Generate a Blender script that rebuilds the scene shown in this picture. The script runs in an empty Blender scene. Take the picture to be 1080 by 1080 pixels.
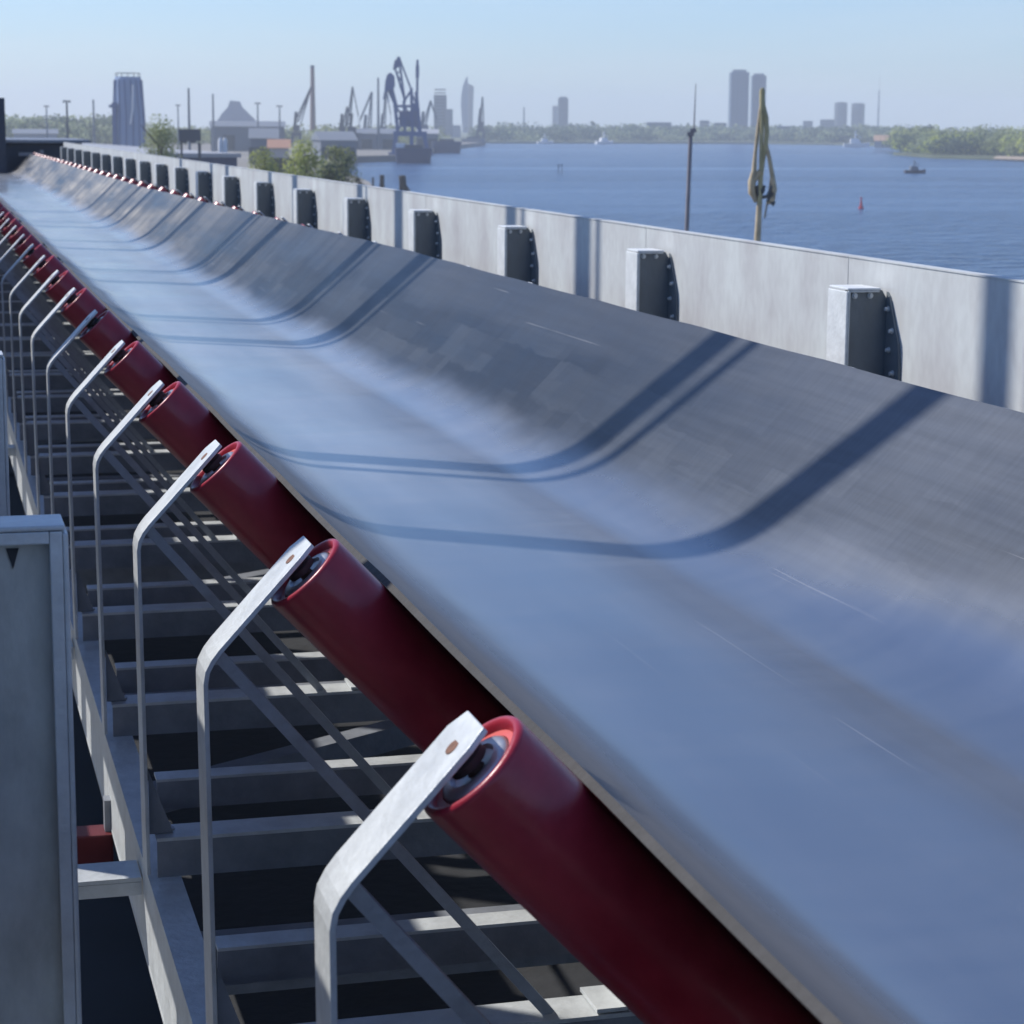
import bpy, bmesh, math, random
from mathutils import Vector, Matrix

S = bpy.context.scene
COL = S.collection
R = math.radians
rng = random.Random(7)
ZC = 12.0                      # camera height above the river

# ------------------------------------------------------------------ camera
F_PX = 2323.14
YAW, PITCH, ROLL = R(14.9081), R(9.9576), R(0.3829)
cy, sy, cp, sp = math.cos(YAW), math.sin(YAW), math.cos(PITCH), math.sin(PITCH)
FWD = Vector((sy * cp, cy * cp, -sp))
_r = Vector((cy, -sy, 0)); _u = _r.cross(FWD)
RGT = _r * math.cos(ROLL) + _u * math.sin(ROLL)
UPV = _u * math.cos(ROLL) - _r * math.sin(ROLL)
CAM = Vector((0, 0, ZC))
cd = bpy.data.cameras.new('camera'); co = bpy.data.objects.new('camera', cd); COL.objects.link(co)
m3 = Matrix((RGT, UPV, -FWD)).transposed()
co.matrix_world = Matrix.Translation(CAM) @ m3.to_4x4()
cd.sensor_width = 36.0; cd.lens = F_PX / 1080 * 36.0
cd.clip_start = 0.05; cd.clip_end = 20000
cd.dof.use_dof = True; cd.dof.focus_distance = 4.6; cd.dof.aperture_fstop = cd.lens / 1000 / 0.0062
S.camera = co

def ray(px, py):
    return FWD + (px - 540) / F_PX * RGT - (py - 540) / F_PX * UPV
def ground(px, py, z=0.0):
    d = ray(px, py); t = (z - ZC) / d.z
    return CAM + d * t
def at(px, py, D):
    d = ray(px, py); return CAM + d * (D / math.hypot(d.x, d.y))

# ------------------------------------------------------------------ materials
def mat(name, col, rough=0.6, metal=0.0, var=0.0, scale=4.0, bump=0.0, bscale=None, spec=0.5, stretch=(1, 1, 1), ior=1.5, coat=0.0, col2=None, detail=5):
    m = bpy.data.materials.new(name); m.use_nodes = True
    nt = m.node_tree; b = nt.nodes['Principled BSDF']
    b.inputs['Base Color'].default_value = (*col, 1); b.inputs['Roughness'].default_value = rough
    b.inputs['Metallic'].default_value = metal; b.inputs['IOR'].default_value = ior
    b.inputs['Specular IOR Level'].default_value = spec; b.inputs['Coat Weight'].default_value = coat
    if var or bump:
        tc = nt.nodes.new('ShaderNodeTexCoord'); mp = nt.nodes.new('ShaderNodeMapping')
        mp.inputs['Scale'].default_value = stretch
        nt.links.new(tc.outputs['Object'], mp.inputs['Vector'])
    if var:
        n = nt.nodes.new('ShaderNodeTexNoise'); n.inputs['Scale'].default_value = scale; n.inputs['Detail'].default_value = detail
        n.inputs['Roughness'].default_value = 0.65
        nt.links.new(mp.outputs[0], n.inputs['Vector'])
        rp = nt.nodes.new('ShaderNodeValToRGB')
        rp.color_ramp.elements[0].position = 0.3; rp.color_ramp.elements[1].position = 0.7
        c2 = col2 if col2 else tuple(min(1, c * (1 + var)) for c in col)
        rp.color_ramp.elements[0].color = (*[c * (1 - var) for c in col], 1)
        rp.color_ramp.elements[1].color = (*c2, 1)
        nt.links.new(n.outputs['Fac'], rp.inputs['Fac'])
        nt.links.new(rp.outputs['Color'], b.inputs['Base Color'])
        mr = nt.nodes.new('ShaderNodeMapRange'); mr.inputs['To Min'].default_value = max(0.02, rough - 0.1); mr.inputs['To Max'].default_value = min(1, rough + 0.1)
        nt.links.new(n.outputs['Fac'], mr.inputs['Value']); nt.links.new(mr.outputs[0], b.inputs['Roughness'])
    if bump:
        n2 = nt.nodes.new('ShaderNodeTexNoise'); n2.inputs['Scale'].default_value = bscale or scale * 4; n2.inputs['Detail'].default_value = 4
        nt.links.new(mp.outputs[0], n2.inputs['Vector'])
        bp = nt.nodes.new('ShaderNodeBump'); bp.inputs['Strength'].default_value = bump; bp.inputs['Distance'].default_value = 0.02
        nt.links.new(n2.outputs['Fac'], bp.inputs['Height']); nt.links.new(bp.outputs[0], b.inputs['Normal'])
    return m

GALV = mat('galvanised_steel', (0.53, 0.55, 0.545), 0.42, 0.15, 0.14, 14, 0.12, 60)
GALV_DULL_SHADE = mat('dull_shaded_galvanised_steel', (0.225, 0.24, 0.265), 0.5, 0.2, 0.2, 9, 0.12, 50)  # dull steel; on the beams it also carries their shade
GALV_PLATE_SHADED = mat('weathered_shaded_zinc_plate', (0.155, 0.175, 0.185), 0.55, 0.1, 0.16, 7, 0.1, 60, stretch=(1, 1, 0.5))  # river side post faces and cleats, with their shade put into the colour
RED = mat('red_roller_paint', (0.30, 0.008, 0.026), 0.34, 0, 0.25, 7, 0.05, 45, coat=0.1, col2=(0.40, 0.028, 0.045), detail=8)
REDCAP_SUNLIT = mat('sunlit_red_cap_paint', (0.58, 0.10, 0.09), 0.4, 0, 0.12, 8)  # same paint as the rollers, direct sunlight put into the colour
STEEL = mat('bare_steel', (0.42, 0.43, 0.45), 0.35, 0.7, 0.15, 20)
RUST = mat('rusty_steel', (0.17, 0.085, 0.055), 0.8, 0.1, 0.5, 90)
BLACK = mat('black_seal_rubber', (0.02, 0.02, 0.022), 0.6)
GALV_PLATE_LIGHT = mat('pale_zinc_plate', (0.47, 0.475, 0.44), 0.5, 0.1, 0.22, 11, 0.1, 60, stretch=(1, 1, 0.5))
STRUTM = mat('galvanised_angle_bar', (0.34, 0.36, 0.38), 0.42, 0.2, 0.16, 14, 0.12, 60)
GALV_SUNLIT = mat('sunlit_galvanised_steel', (0.72, 0.74, 0.73), 0.42, 0.1, 0.1, 14, 0.1, 60)  # post flanges facing the sun, sunlight put into the colour
BOLTM = mat('zinc_bolt', (0.30, 0.31, 0.33), 0.4, 0.5, 0.15, 30)
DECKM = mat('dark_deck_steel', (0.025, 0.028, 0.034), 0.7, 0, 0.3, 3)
PIPEY = mat('dull_yellow_paint', (0.50, 0.32, 0.07), 0.6, 0, 0.2, 8)

def wall_mat():
    m = mat('zinc_sheet_wall', (0.42, 0.42, 0.425), 0.55, 0.05, 0.0)
    nt = m.node_tree; b = nt.nodes['Principled BSDF']
    tc = nt.nodes.new('ShaderNodeTexCoord'); mp = nt.nodes.new('ShaderNodeMapping'); mp.inputs['Scale'].default_value = (1, 1, 0.55)
    nt.links.new(tc.outputs['Object'], mp.inputs['Vector'])
    n = nt.nodes.new('ShaderNodeTexNoise'); n.inputs['Scale'].default_value = 3.2; n.inputs['Detail'].default_value = 6
    nt.links.new(mp.outputs[0], n.inputs['Vector'])
    n2 = nt.nodes.new('ShaderNodeTexNoise'); n2.inputs['Scale'].default_value = 26; n2.inputs['Detail'].default_value = 4
    nt.links.new(mp.outputs[0], n2.inputs['Vector'])
    rp = nt.nodes.new('ShaderNodeValToRGB')
    rp.color_ramp.elements[0].position = 0.3; rp.color_ramp.elements[1].position = 0.72
    rp.color_ramp.elements[0].color = (0.47, 0.465, 0.46, 1); rp.color_ramp.elements[1].color = (0.62, 0.65, 0.63, 1)
    nt.links.new(n.outputs['Fac'], rp.inputs['Fac'])
    mx = nt.nodes.new('ShaderNodeMix'); mx.data_type = 'RGBA'; mx.blend_type = 'MULTIPLY'; mx.inputs['Factor'].default_value = 0.2
    nt.links.new(rp.outputs['Color'], mx.inputs['A'])
    rp2 = nt.nodes.new('ShaderNodeValToRGB'); rp2.color_ramp.elements[0].position = 0.35; rp2.color_ramp.elements[1].position = 0.6
    rp2.color_ramp.elements[0].color = (0.6, 0.57, 0.57, 1); rp2.color_ramp.elements[1].color = (1, 1, 1, 1)
    nt.links.new(n2.outputs['Fac'], rp2.inputs['Fac']); nt.links.new(rp2.outputs['Color'], mx.inputs['B'])
    nt.links.new(mx.outputs['Result'], b.inputs['Base Color'])
    return m
WALL = wall_mat()

def belt_mat():
    m = mat('worn_black_rubber', (0.06, 0.06, 0.065), 0.35)
    nt = m.node_tree; b = nt.nodes['Principled BSDF']; L = nt.links.new; N = nt.nodes.new
    tc = N('ShaderNodeTexCoord')
    def mp(sc):
        q = N('ShaderNodeMapping'); q.inputs['Scale'].default_value = sc; L(tc.outputs['Object'], q.inputs['Vector']); return q.outputs[0]
    # long smears along the travel direction
    n1 = N('ShaderNodeTexNoise'); n1.inputs['Scale'].default_value = 1.0; n1.inputs['Detail'].default_value = 6; n1.inputs['Roughness'].default_value = 0.6
    L(mp((3.2, 0.35, 3.2)), n1.inputs['Vector'])
    # scuffed patches with straight sides
    sv = N('ShaderNodeSeparateXYZ'); L(tc.outputs['Object'], sv.inputs[0])
    nw = N('ShaderNodeTexNoise'); nw.inputs['Scale'].default_value = 7.0; nw.inputs['Detail'].default_value = 4; L(tc.outputs['Object'], nw.inputs['Vector'])
    def brick(w_, h_, off, jit):
        cv = N('ShaderNodeCombineXYZ')
        ax = N('ShaderNodeMath'); ax.operation = 'MULTIPLY_ADD'; L(nw.outputs['Fac'], ax.inputs[0]); ax.inputs[1].default_value = jit; L(sv.outputs['Y'], ax.inputs[2])
        ay = N('ShaderNodeMath'); ay.operation = 'MULTIPLY_ADD'; L(nw.outputs['Fac'], ay.inputs[0]); ay.inputs[1].default_value = jit * 1.2; L(sv.outputs['X'], ay.inputs[2])
        L(ax.outputs[0], cv.inputs[0]); L(ay.outputs[0], cv.inputs[1])
        t = N('ShaderNodeTexBrick'); t.offset = off; t.offset_frequency = 2; t.squash = 0.6; t.squash_frequency = 3
        t.inputs['Scale'].default_value = 1; t.inputs['Mortar Size'].default_value = 0; t.inputs['Brick Width'].default_value = w_; t.inputs['Row Height'].default_value = h_
        t.inputs['Color1'].default_value = (0, 0, 0, 1); t.inputs['Color2'].default_value = (1, 1, 1, 1); L(cv.outputs[0], t.inputs['Vector'])
        return t.outputs['Color']
    bk1, bk2 = brick(0.83, 0.135, 0.37, 0.05), brick(0.31, 0.062, 0.61, 0.03)
    bm_ = N('ShaderNodeMix'); bm_.data_type = 'RGBA'; bm_.inputs['Factor'].default_value = 0.38; L(bk1, bm_.inputs['A']); L(bk2, bm_.inputs['B'])
    sep = N('ShaderNodeSeparateColor'); L(bm_.outputs['Result'], sep.inputs[0])
    # fine fabric-print ribs across the belt
    n3 = N('ShaderNodeTexNoise'); n3.inputs['Scale'].default_value = 1.0; n3.inputs['Detail'].default_value = 3
    L(mp((9, 60, 9)), n3.inputs['Vector'])
    n4 = N('ShaderNodeTexNoise'); n4.inputs['Scale'].default_value = 1.0; n4.inputs['Detail'].default_value = 4
    L(mp((40, 1.2, 40)), n4.inputs['Vector'])
    def ramp(src, p0, p1, c0, c1):
        r = N('ShaderNodeValToRGB'); r.color_ramp.elements[0].position = p0; r.color_ramp.elements[1].position = p1
        r.color_ramp.elements[0].color = (*c0, 1); r.color_ramp.elements[1].color = (*c1, 1); L(src, r.inputs['Fac']); return r.outputs['Color']
    sx = N('ShaderNodeSeparateXYZ'); L(tc.outputs['Object'], sx.inputs[0])
    def mth(op, a, b_=None, c_=None):
        q = N('ShaderNodeMath'); q.operation = op
        for k, v_ in enumerate((a, b_, c_)):
            if v_ is None: continue
            if isinstance(v_, (int, float)): q.inputs[k].default_value = v_
            else: L(v_, q.inputs[k])
        return q.outputs[0]
    def mr(src, a0, a1, b0, b1, smooth=True):
        q = N('ShaderNodeMapRange'); q.interpolation_type = 'SMOOTHSTEP' if smooth else 'LINEAR'
        for nm, v_ in zip(('From Min', 'From Max', 'To Min', 'To Max'), (a0, a1, b0, b1)): q.inputs[nm].default_value = v_
        L(src, q.inputs['Value']); return q.outputs[0]
    n5 = N('ShaderNodeTexNoise'); n5.inputs['Scale'].default_value = 1.0; n5.inputs['Detail'].default_value = 5; L(mp((2.0, 0.9, 2.0)), n5.inputs['Vector'])
    # the load keeps the middle of the belt polished: mask across the belt with a ragged border
    xw = mth('ADD', sx.outputs['X'], mth('MULTIPLY', mth('SUBTRACT', n5.outputs['Fac'], 0.5), 0.22))
    xr_ = mth('SUBTRACT', xw, mr(sx.outputs['Y'], 3.5, 7.5, 0.18, 0))       # the zone of bluish sheen widens towards the near end
    xl_ = mth('ADD', sx.outputs['X'], mth('MULTIPLY', mth('SUBTRACT', n5.outputs['Fac'], 0.5), 0.10))
    polish = mth('MULTIPLY', mr(xl_, 1.17, 1.27, 0, 1), mr(xr_, 1.98, 2.22, 1, 0))
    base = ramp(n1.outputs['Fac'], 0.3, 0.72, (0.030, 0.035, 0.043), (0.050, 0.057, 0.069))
    base2 = ramp(n1.outputs['Fac'], 0.3, 0.72, (0.068, 0.078, 0.096), (0.094, 0.104, 0.122))  # near wing: hazy sky sheen put into the base colour
    patch = ramp(sep.outputs[0], 0.30, 0.85, (0.36, 0.40, 0.46), (1.02, 1.02, 1.0))
    def mul(a, c, f):
        x = N('ShaderNodeMix'); x.data_type = 'RGBA'; x.blend_type = 'MULTIPLY'
        if isinstance(f, (int, float)): x.inputs['Factor'].default_value = f
        else: L(f, x.inputs['Factor'])
        L(a, x.inputs['A']); L(c, x.inputs['B']); return x.outputs['Result']
    # scuffed patches sit on the middle of the wing, the border strips stay greyer
    wingband = mth('MULTIPLY', mr(xw, 2.10, 2.20, 0, 1), mr(xw, 2.40, 2.50, 1, 0.15))
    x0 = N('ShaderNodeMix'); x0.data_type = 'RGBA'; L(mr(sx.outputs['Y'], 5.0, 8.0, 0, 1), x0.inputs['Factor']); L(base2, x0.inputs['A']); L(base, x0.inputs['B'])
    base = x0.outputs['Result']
    c = mul(base, patch, mth('MULTIPLY', wingband, mr(sx.outputs['Y'], 5.0, 9.0, 0.30, 1.0)))
    c = mul(c, ramp(n3.outputs['Fac'], 0.35, 0.65, (0.8, 0.8, 0.8), (1.1, 1.1, 1.1)), 0.4)
    c = mul(c, ramp(n4.outputs['Fac'], 0.35, 0.62, (0.85, 0.85, 0.85), (1.08, 1.08, 1.08)), 0.7)
    dull = mr(xl_, 1.14, 1.24, 0.8, 0)
    def over(a, col, f):
        x = N('ShaderNodeMix'); x.data_type = 'RGBA'; L(f, x.inputs['Factor']); L(a, x.inputs['A'])
        if isinstance(col, tuple): x.inputs['B'].default_value = (*col, 1)
        else: L(col, x.inputs['B'])
        return x.outputs['Result']
    sheen_film = ramp(n1.outputs['Fac'], 0.3, 0.7, (0.055, 0.062, 0.075), (0.090, 0.098, 0.112))
    sheen_film_far = ramp(n1.outputs['Fac'], 0.3, 0.7, (0.155, 0.165, 0.182), (0.30, 0.31, 0.32))  # sky sheen put into the colour, paler where the belt is seen flatter
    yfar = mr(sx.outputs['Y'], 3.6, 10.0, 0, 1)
    sheen_film = over(sheen_film, sheen_film_far, yfar)
    n8 = N('ShaderNodeTexNoise'); n8.inputs['Scale'].default_value = 1.0; n8.inputs['Detail'].default_value = 7; n8.inputs['Roughness'].default_value = 0.68; n8.inputs['Distortion'].default_value = 0.6; L(mp((1.3, 3.4, 1.3)), n8.inputs['Vector'])
    smear = ramp(n8.outputs['Fac'], 0.40, 0.62, (0.55, 0.58, 0.64), (1.25, 1.23, 1.2))
    sheen_film = mul(sheen_film, smear, 0.35)
    c = over(c, sheen_film, mth('MULTIPLY', polish, 0.9))
    c = over(c, (0.15, 0.145, 0.14), dull)
    # thin pale scratches along the travel direction
    n7 = N('ShaderNodeTexNoise'); n7.inputs['Scale'].default_value = 1.0; n7.inputs['Detail'].default_value = 2; L(mp((85, 0.9, 85)), n7.inputs['Vector'])
    c = over(c, (0.22, 0.22, 0.22), mth('MULTIPLY', mr(n7.outputs['Fac'], 0.70, 0.74, 0, 0.5), mr(n5.outputs['Fac'], 0.45, 0.6, 0, 1)))
    # pale dry dust, heavier towards the far loading end
    dr = N('ShaderNodeMapRange'); dr.inputs['From Min'].default_value = 15; dr.inputs['From Max'].default_value = 27
    dr.inputs['To Min'].default_value = 0.0; dr.inputs['To Max'].default_value = 1.0; L(sx.outputs['Y'], dr.inputs['Value'])
    dm = N('ShaderNodeMath'); dm.operation = 'MULTIPLY'; L(dr.outputs[0], dm.inputs[0]); 
    dn = N('ShaderNodeMapRange'); dn.inputs['From Min'].default_value = 0.3; dn.inputs['From Max'].default_value = 0.65; L(n1.outputs['Fac'], dn.inputs['Value']); L(mth('MULTIPLY', dn.outputs[0], mth('MULTIPLY_ADD', polish, -0.85, 1.0)), dm.inputs[1])
    mx = N('ShaderNodeMix'); mx.data_type = 'RGBA'; L(dm.outputs[0], mx.inputs['Factor']); L(c, mx.inputs['A']); mx.inputs['B'].default_value = (0.30, 0.28, 0.25, 1)
    n6 = N('ShaderNodeTexNoise'); n6.inputs['Scale'].default_value = 1.0; n6.inputs['Detail'].default_value = 3; n6.inputs['Roughness'].default_value = 0.7; L(mp((0.5, 2.6, 0.5)), n6.inputs['Vector'])
    c = mul(mx.outputs['Result'], ramp(n6.outputs['Fac'], 0.38, 0.60, (0.42, 0.45, 0.50), (1.12, 1.10, 1.06)), mth('MULTIPLY', mr(sx.outputs['Y'], 9.0, 16.0, 0, 0.9), mth('SUBTRACT', 1.0, polish)))
    L(c, b.inputs['Base Color'])
    wr_ = mr(n1.outputs['Fac'], 0.2, 0.8, 0.30, 0.46, False); pr_ = mr(n5.outputs['Fac'], 0.25, 0.75, 0.12, 0.22, False)
    rm = N('ShaderNodeMix'); rm.data_type = 'FLOAT'; L(polish, rm.inputs[0]); L(wr_, rm.inputs[2]); L(pr_, rm.inputs[3])
    L(mth('ADD', mth('ADD', rm.outputs[0], mth('MULTIPLY', dm.outputs[0], 0.12)), mr(n8.outputs['Fac'], 0.35, 0.65, -0.005, 0.02)), b.inputs['Roughness'])
    L(mth('MULTIPLY_ADD', polish, 0.28, 0.22), b.inputs['Specular IOR Level'])
    im = N('ShaderNodeMix'); im.data_type = 'FLOAT'; L(polish, im.inputs[0]); im.inputs[2].default_value = 1.5; im.inputs[3].default_value = 3.7; L(im.outputs[0], b.inputs['IOR'])
    bp = N('ShaderNodeBump'); bp.inputs['Distance'].default_value = 0.01; L(mth('MULTIPLY_ADD', polish, -0.05, 0.06), bp.inputs['Strength'])
    L(n4.outputs['Fac'], bp.inputs['Height']); L(bp.outputs[0], b.inputs['Normal'])
    return m
BELT = belt_mat()
BELT_EDGE = mat('frayed_belt_edge', (0.05, 0.048, 0.046), 0.85, 0, 0.3, 12, 0.3, 40)

# ------------------------------------------------------------------ mesh helpers
def box(bm, c, s, rot=None, mi=0):
    v = []
    for dx in (-.5, .5):
        for dy in (-.5, .5):
            for dz in (-.5, .5):
                p = Vector((dx * s[0], dy * s[1], dz * s[2]))
                if rot is not None: p = rot @ p
                v.append(bm.verts.new(Vector(c) + p))
    for q in ((0, 1, 3, 2), (4, 6, 7, 5), (0, 4, 5, 1), (2, 3, 7, 6), (0, 2, 6, 4), (1, 5, 7, 3)):
        f = bm.faces.new([v[i] for i in q]); f.material_index = mi
def frame_of(d):
    d = d.normalized(); a = Vector((0, 0, 1)) if abs(d.z) < 0.95 else Vector((0, 1, 0))
    x = a.cross(d).normalized(); y = d.cross(x); return x, y, d
def bar(bm, p0, p1, w, h, mi=0):
    p0, p1 = Vector(p0), Vector(p1); x, y, d = frame_of(p1 - p0)
    rot = Matrix((x, y, d)).transposed()
    box(bm, (p0 + p1) / 2, (w, h, (p1 - p0).length), rot, mi)
def lathe(bm, prof, o, d, n=40, mi=0):
    """surface of revolution: prof = [(distance along d, radius)]"""
    o = Vector(o); x, y, d = frame_of(Vector(d)); rings = []
    for t, r in prof:
        if r <= 1e-6: rings.append([bm.verts.new(o + d * t)])
        else: rings.append([bm.verts.new(o + d * t + (x * math.cos(2 * math.pi * i / n) + y * math.sin(2 * math.pi * i / n)) * r) for i in range(n)])
    for a, b in zip(rings, rings[1:]):
        for i in range(n):
            j = (i + 1) % n
            q = [a[i], a[j], b[j], b[i]] if len(a) > 1 and len(b) > 1 else ([a[0], b[j], b[i]] if len(a) == 1 else [a[i], a[j], b[0]])
            if len(a) == 1 and len(b) == 1: continue
            f = bm.faces.new(q); f.material_index = mi
def tube(bm, pts, rad, n=8):
    pts = [Vector(p) for p in pts]; rads = rad if isinstance(rad, (list, tuple)) else [rad] * len(pts); rings = []
    for i, p in enumerate(pts):
        d = (pts[min(i + 1, len(pts) - 1)] - pts[max(i - 1, 0)]); x, y, _ = frame_of(d)
        rings.append([bm.verts.new(p + (x * math.cos(2 * math.pi * k / n) + y * math.sin(2 * math.pi * k / n)) * rads[i]) for k in range(n)])
    for a, b in zip(rings, rings[1:]):
        for k in range(n): bm.faces.new([a[k], a[(k + 1) % n], b[(k + 1) % n], b[k]])
    bm.faces.new(rings[0][::-1]); bm.faces.new(rings[-1])
def prism(bm, poly, axis, a0, a1, mi=0):
    """extrude a 2D polygon along axis 'x','y' or 'z' from a0 to a1"""
    def P(u, v, a): return {'x': (a, u, v), 'y': (u, a, v), 'z': (u, v, a)}[axis]
    A = [bm.verts.new(P(u, v, a0)) for u, v in poly]; B = [bm.verts.new(P(u, v, a1)) for u, v in poly]
    n = len(poly); fs = [bm.faces.new(A[::-1]), bm.faces.new(B)]
    for i in range(n): fs.append(bm.faces.new([A[i], A[(i + 1) % n], B[(i + 1) % n], B[i]]))
    for f in fs: f.material_index = mi
def mesh(name, bm, mats, smooth=None, bevel=0):
    bmesh.ops.recalc_face_normals(bm, faces=bm.faces[:])
    if bevel:
        bmesh.ops.bevel(bm, geom=[e for e in bm.edges if len(e.link_faces) == 2 and e.calc_face_angle(0) > 0.6], offset=bevel, segments=2, affect='EDGES', profile=0.6)
    me = bpy.data.meshes.new(name); bm.to_mesh(me); bm.free()
    for m in (mats if isinstance(mats, (list, tuple)) else [mats]): me.materials.append(m)
    if smooth is not None:
        me.polygons.foreach_set('use_smooth', [True] * len(me.polygons))
        me.set_sharp_from_angle(angle=R(smooth))
    return me
def obj(name, bm, mats, parent=None, smooth=None, bevel=0, loc=None):
    o = bpy.data.objects.new(name, mesh(name, bm, mats, smooth, bevel)); COL.objects.link(o)
    if parent is not None: o.parent = parent
    if loc is not None: o.location = loc
    return o
def tag(o, label, cat, group=None):
    o['label'] = label; o['category'] = cat
    if group: o['group'] = group
    return o
def thing(name, label, cat, loc, rz=0, group=None):
    o = bpy.data.objects.new(name, None); COL.objects.link(o); o.location = loc; o.rotation_euler = (0, 0, rz)
    o.empty_display_size = 0.2
    return tag(o, label, cat, group)
def struct(name, bm, m, smooth=None):
    o = obj(name, bm, m, smooth=smooth); o['kind'] = 'structure'; return o
def kids(o): return [c for c in KID.get(o.name, [])]
def copy_tree(src, parent=None):
    c = src.copy(); COL.objects.link(c)
    if parent is not None: c.parent = parent
    for ch in src.children: copy_tree(ch, c)
    return c
NB = bmesh.new
ORD = ('nearest second third fourth fifth sixth seventh eighth ninth tenth eleventh twelfth thirteenth fourteenth fifteenth sixteenth seventeenth eighteenth nineteenth twentieth '
       'twenty-first twenty-second twenty-third twenty-fourth twenty-fifth twenty-sixth twenty-seventh twenty-eighth twenty-ninth thirtieth thirty-first thirty-second thirty-third '
       'thirty-fourth thirty-fifth thirty-sixth thirty-seventh thirty-eighth thirty-ninth fortieth forty-first forty-second forty-third forty-fourth').split()

# ------------------------------------------------------------------ conveyor: belt
XC = 1.64
TA = R(46.5); CA, SA = math.cos(TA), math.sin(TA)      # trough angle
def belt_profile(dx):
    """centre line of the troughed belt in (x, z): 45 degree wings, flat middle, rounded corners"""
    xl, xr = 0.667, 2 * XC - 0.667; F = -1.215; dz = (-0.70 - F) / math.tan(TA)
    k1, k2 = xl + dz, xr - dz; Rr = 0.44; t = Rr * math.tan(TA / 2)
    pts = []
    a = 0.12 + dx; n = 9
    p0 = (xl + a * CA, -0.70 - a * SA); p1 = (k1 - t * CA, F + t * SA)
    for i in range(n): f = i / n; pts.append((p0[0] + (p1[0] - p0[0]) * f, p0[1] + (p1[1] - p0[1]) * f))
    cx, cz = k1 + t, F + Rr
    for i in range(9): an = R(270) - TA + TA * i / 8; pts.append((cx + Rr * math.cos(an), cz + Rr * math.sin(an)))
    for i in range(1, 8): f = i / 8; pts.append((k1 + t + (k2 - k1 - 2 * t) * f, F))
    cx = k2 - t
    for i in range(9): an = R(270) + TA * i / 8; pts.append((cx + Rr * math.cos(an), cz + Rr * math.sin(an)))
    b = -0.004 - dx
    q0 = (k2 + t * CA, F + t * SA); q1 = (xr - b * CA, -0.70 - b * SA)
    for i in range(1, n + 1): f = i / n; pts.append((q0[0] + (q1[0] - q0[0]) * f, q0[1] + (q1[1] - q0[1]) * f))
    return pts
def wander(y):
    return 0.03 if y < 12 else (0.03 - 0.085 * min(1, (y - 12) / 15))
bm = NB(); rows = []
y = -1.5; TH = 0.013
while y < 57.0:
    w = wander(y) - 0.03; pr = belt_profile(-w if False else w)
    ph = ((y - 2.48) / 1.2) % 1.0; sag = 4 * ph * (1 - ph)
    n = len(pr); top, bot = [], []
    for i, (x, z) in enumerate(pr):
        e = abs(i / (n - 1) * 2 - 1)
        dz = -0.004 * sag * (0.4 + 0.6 * e ** 3) + 0.0015 * math.sin(y * 1.1) * e ** 2
        a = pr[max(i - 1, 0)]; b = pr[min(i + 1, n - 1)]; L_ = math.hypot(b[0] - a[0], b[1] - a[1])
        nx, nz = -(b[1] - a[1]) / L_, (b[0] - a[0]) / L_
        top.append(bm.verts.new((x + nx * TH, y, ZC + z + nz * TH + dz))); bot.append(bm.verts.new((x, y, ZC + z + dz + 0.001)))
    rows.append((top, bot)); y += 0.15
for (t0, b0), (t1, b1) in zip(rows, rows[1:]):
    n = len(t0)
    for i in range(n - 1):
        bm.faces.new([t0[i], t0[i + 1], t1[i + 1], t1[i]]); bm.faces.new([b0[i + 1], b0[i], b1[i], b1[i + 1]])
    for i in (0, n - 1):
        f = bm.faces.new([t0[i], t1[i], b1[i], b0[i]]); f.material_index = 1
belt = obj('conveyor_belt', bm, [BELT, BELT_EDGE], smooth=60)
tag(belt, 'wide dark rubber conveyor belt, troughed, running away to the horizon', 'conveyor belt')
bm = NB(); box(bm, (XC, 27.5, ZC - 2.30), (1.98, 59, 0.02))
ret = obj('return_strand', bm, [mat('dirty_return_rubber', (0.017, 0.018, 0.02), 0.75, 0, 0.4, 2.5, 0.2, 20)], belt)

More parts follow.
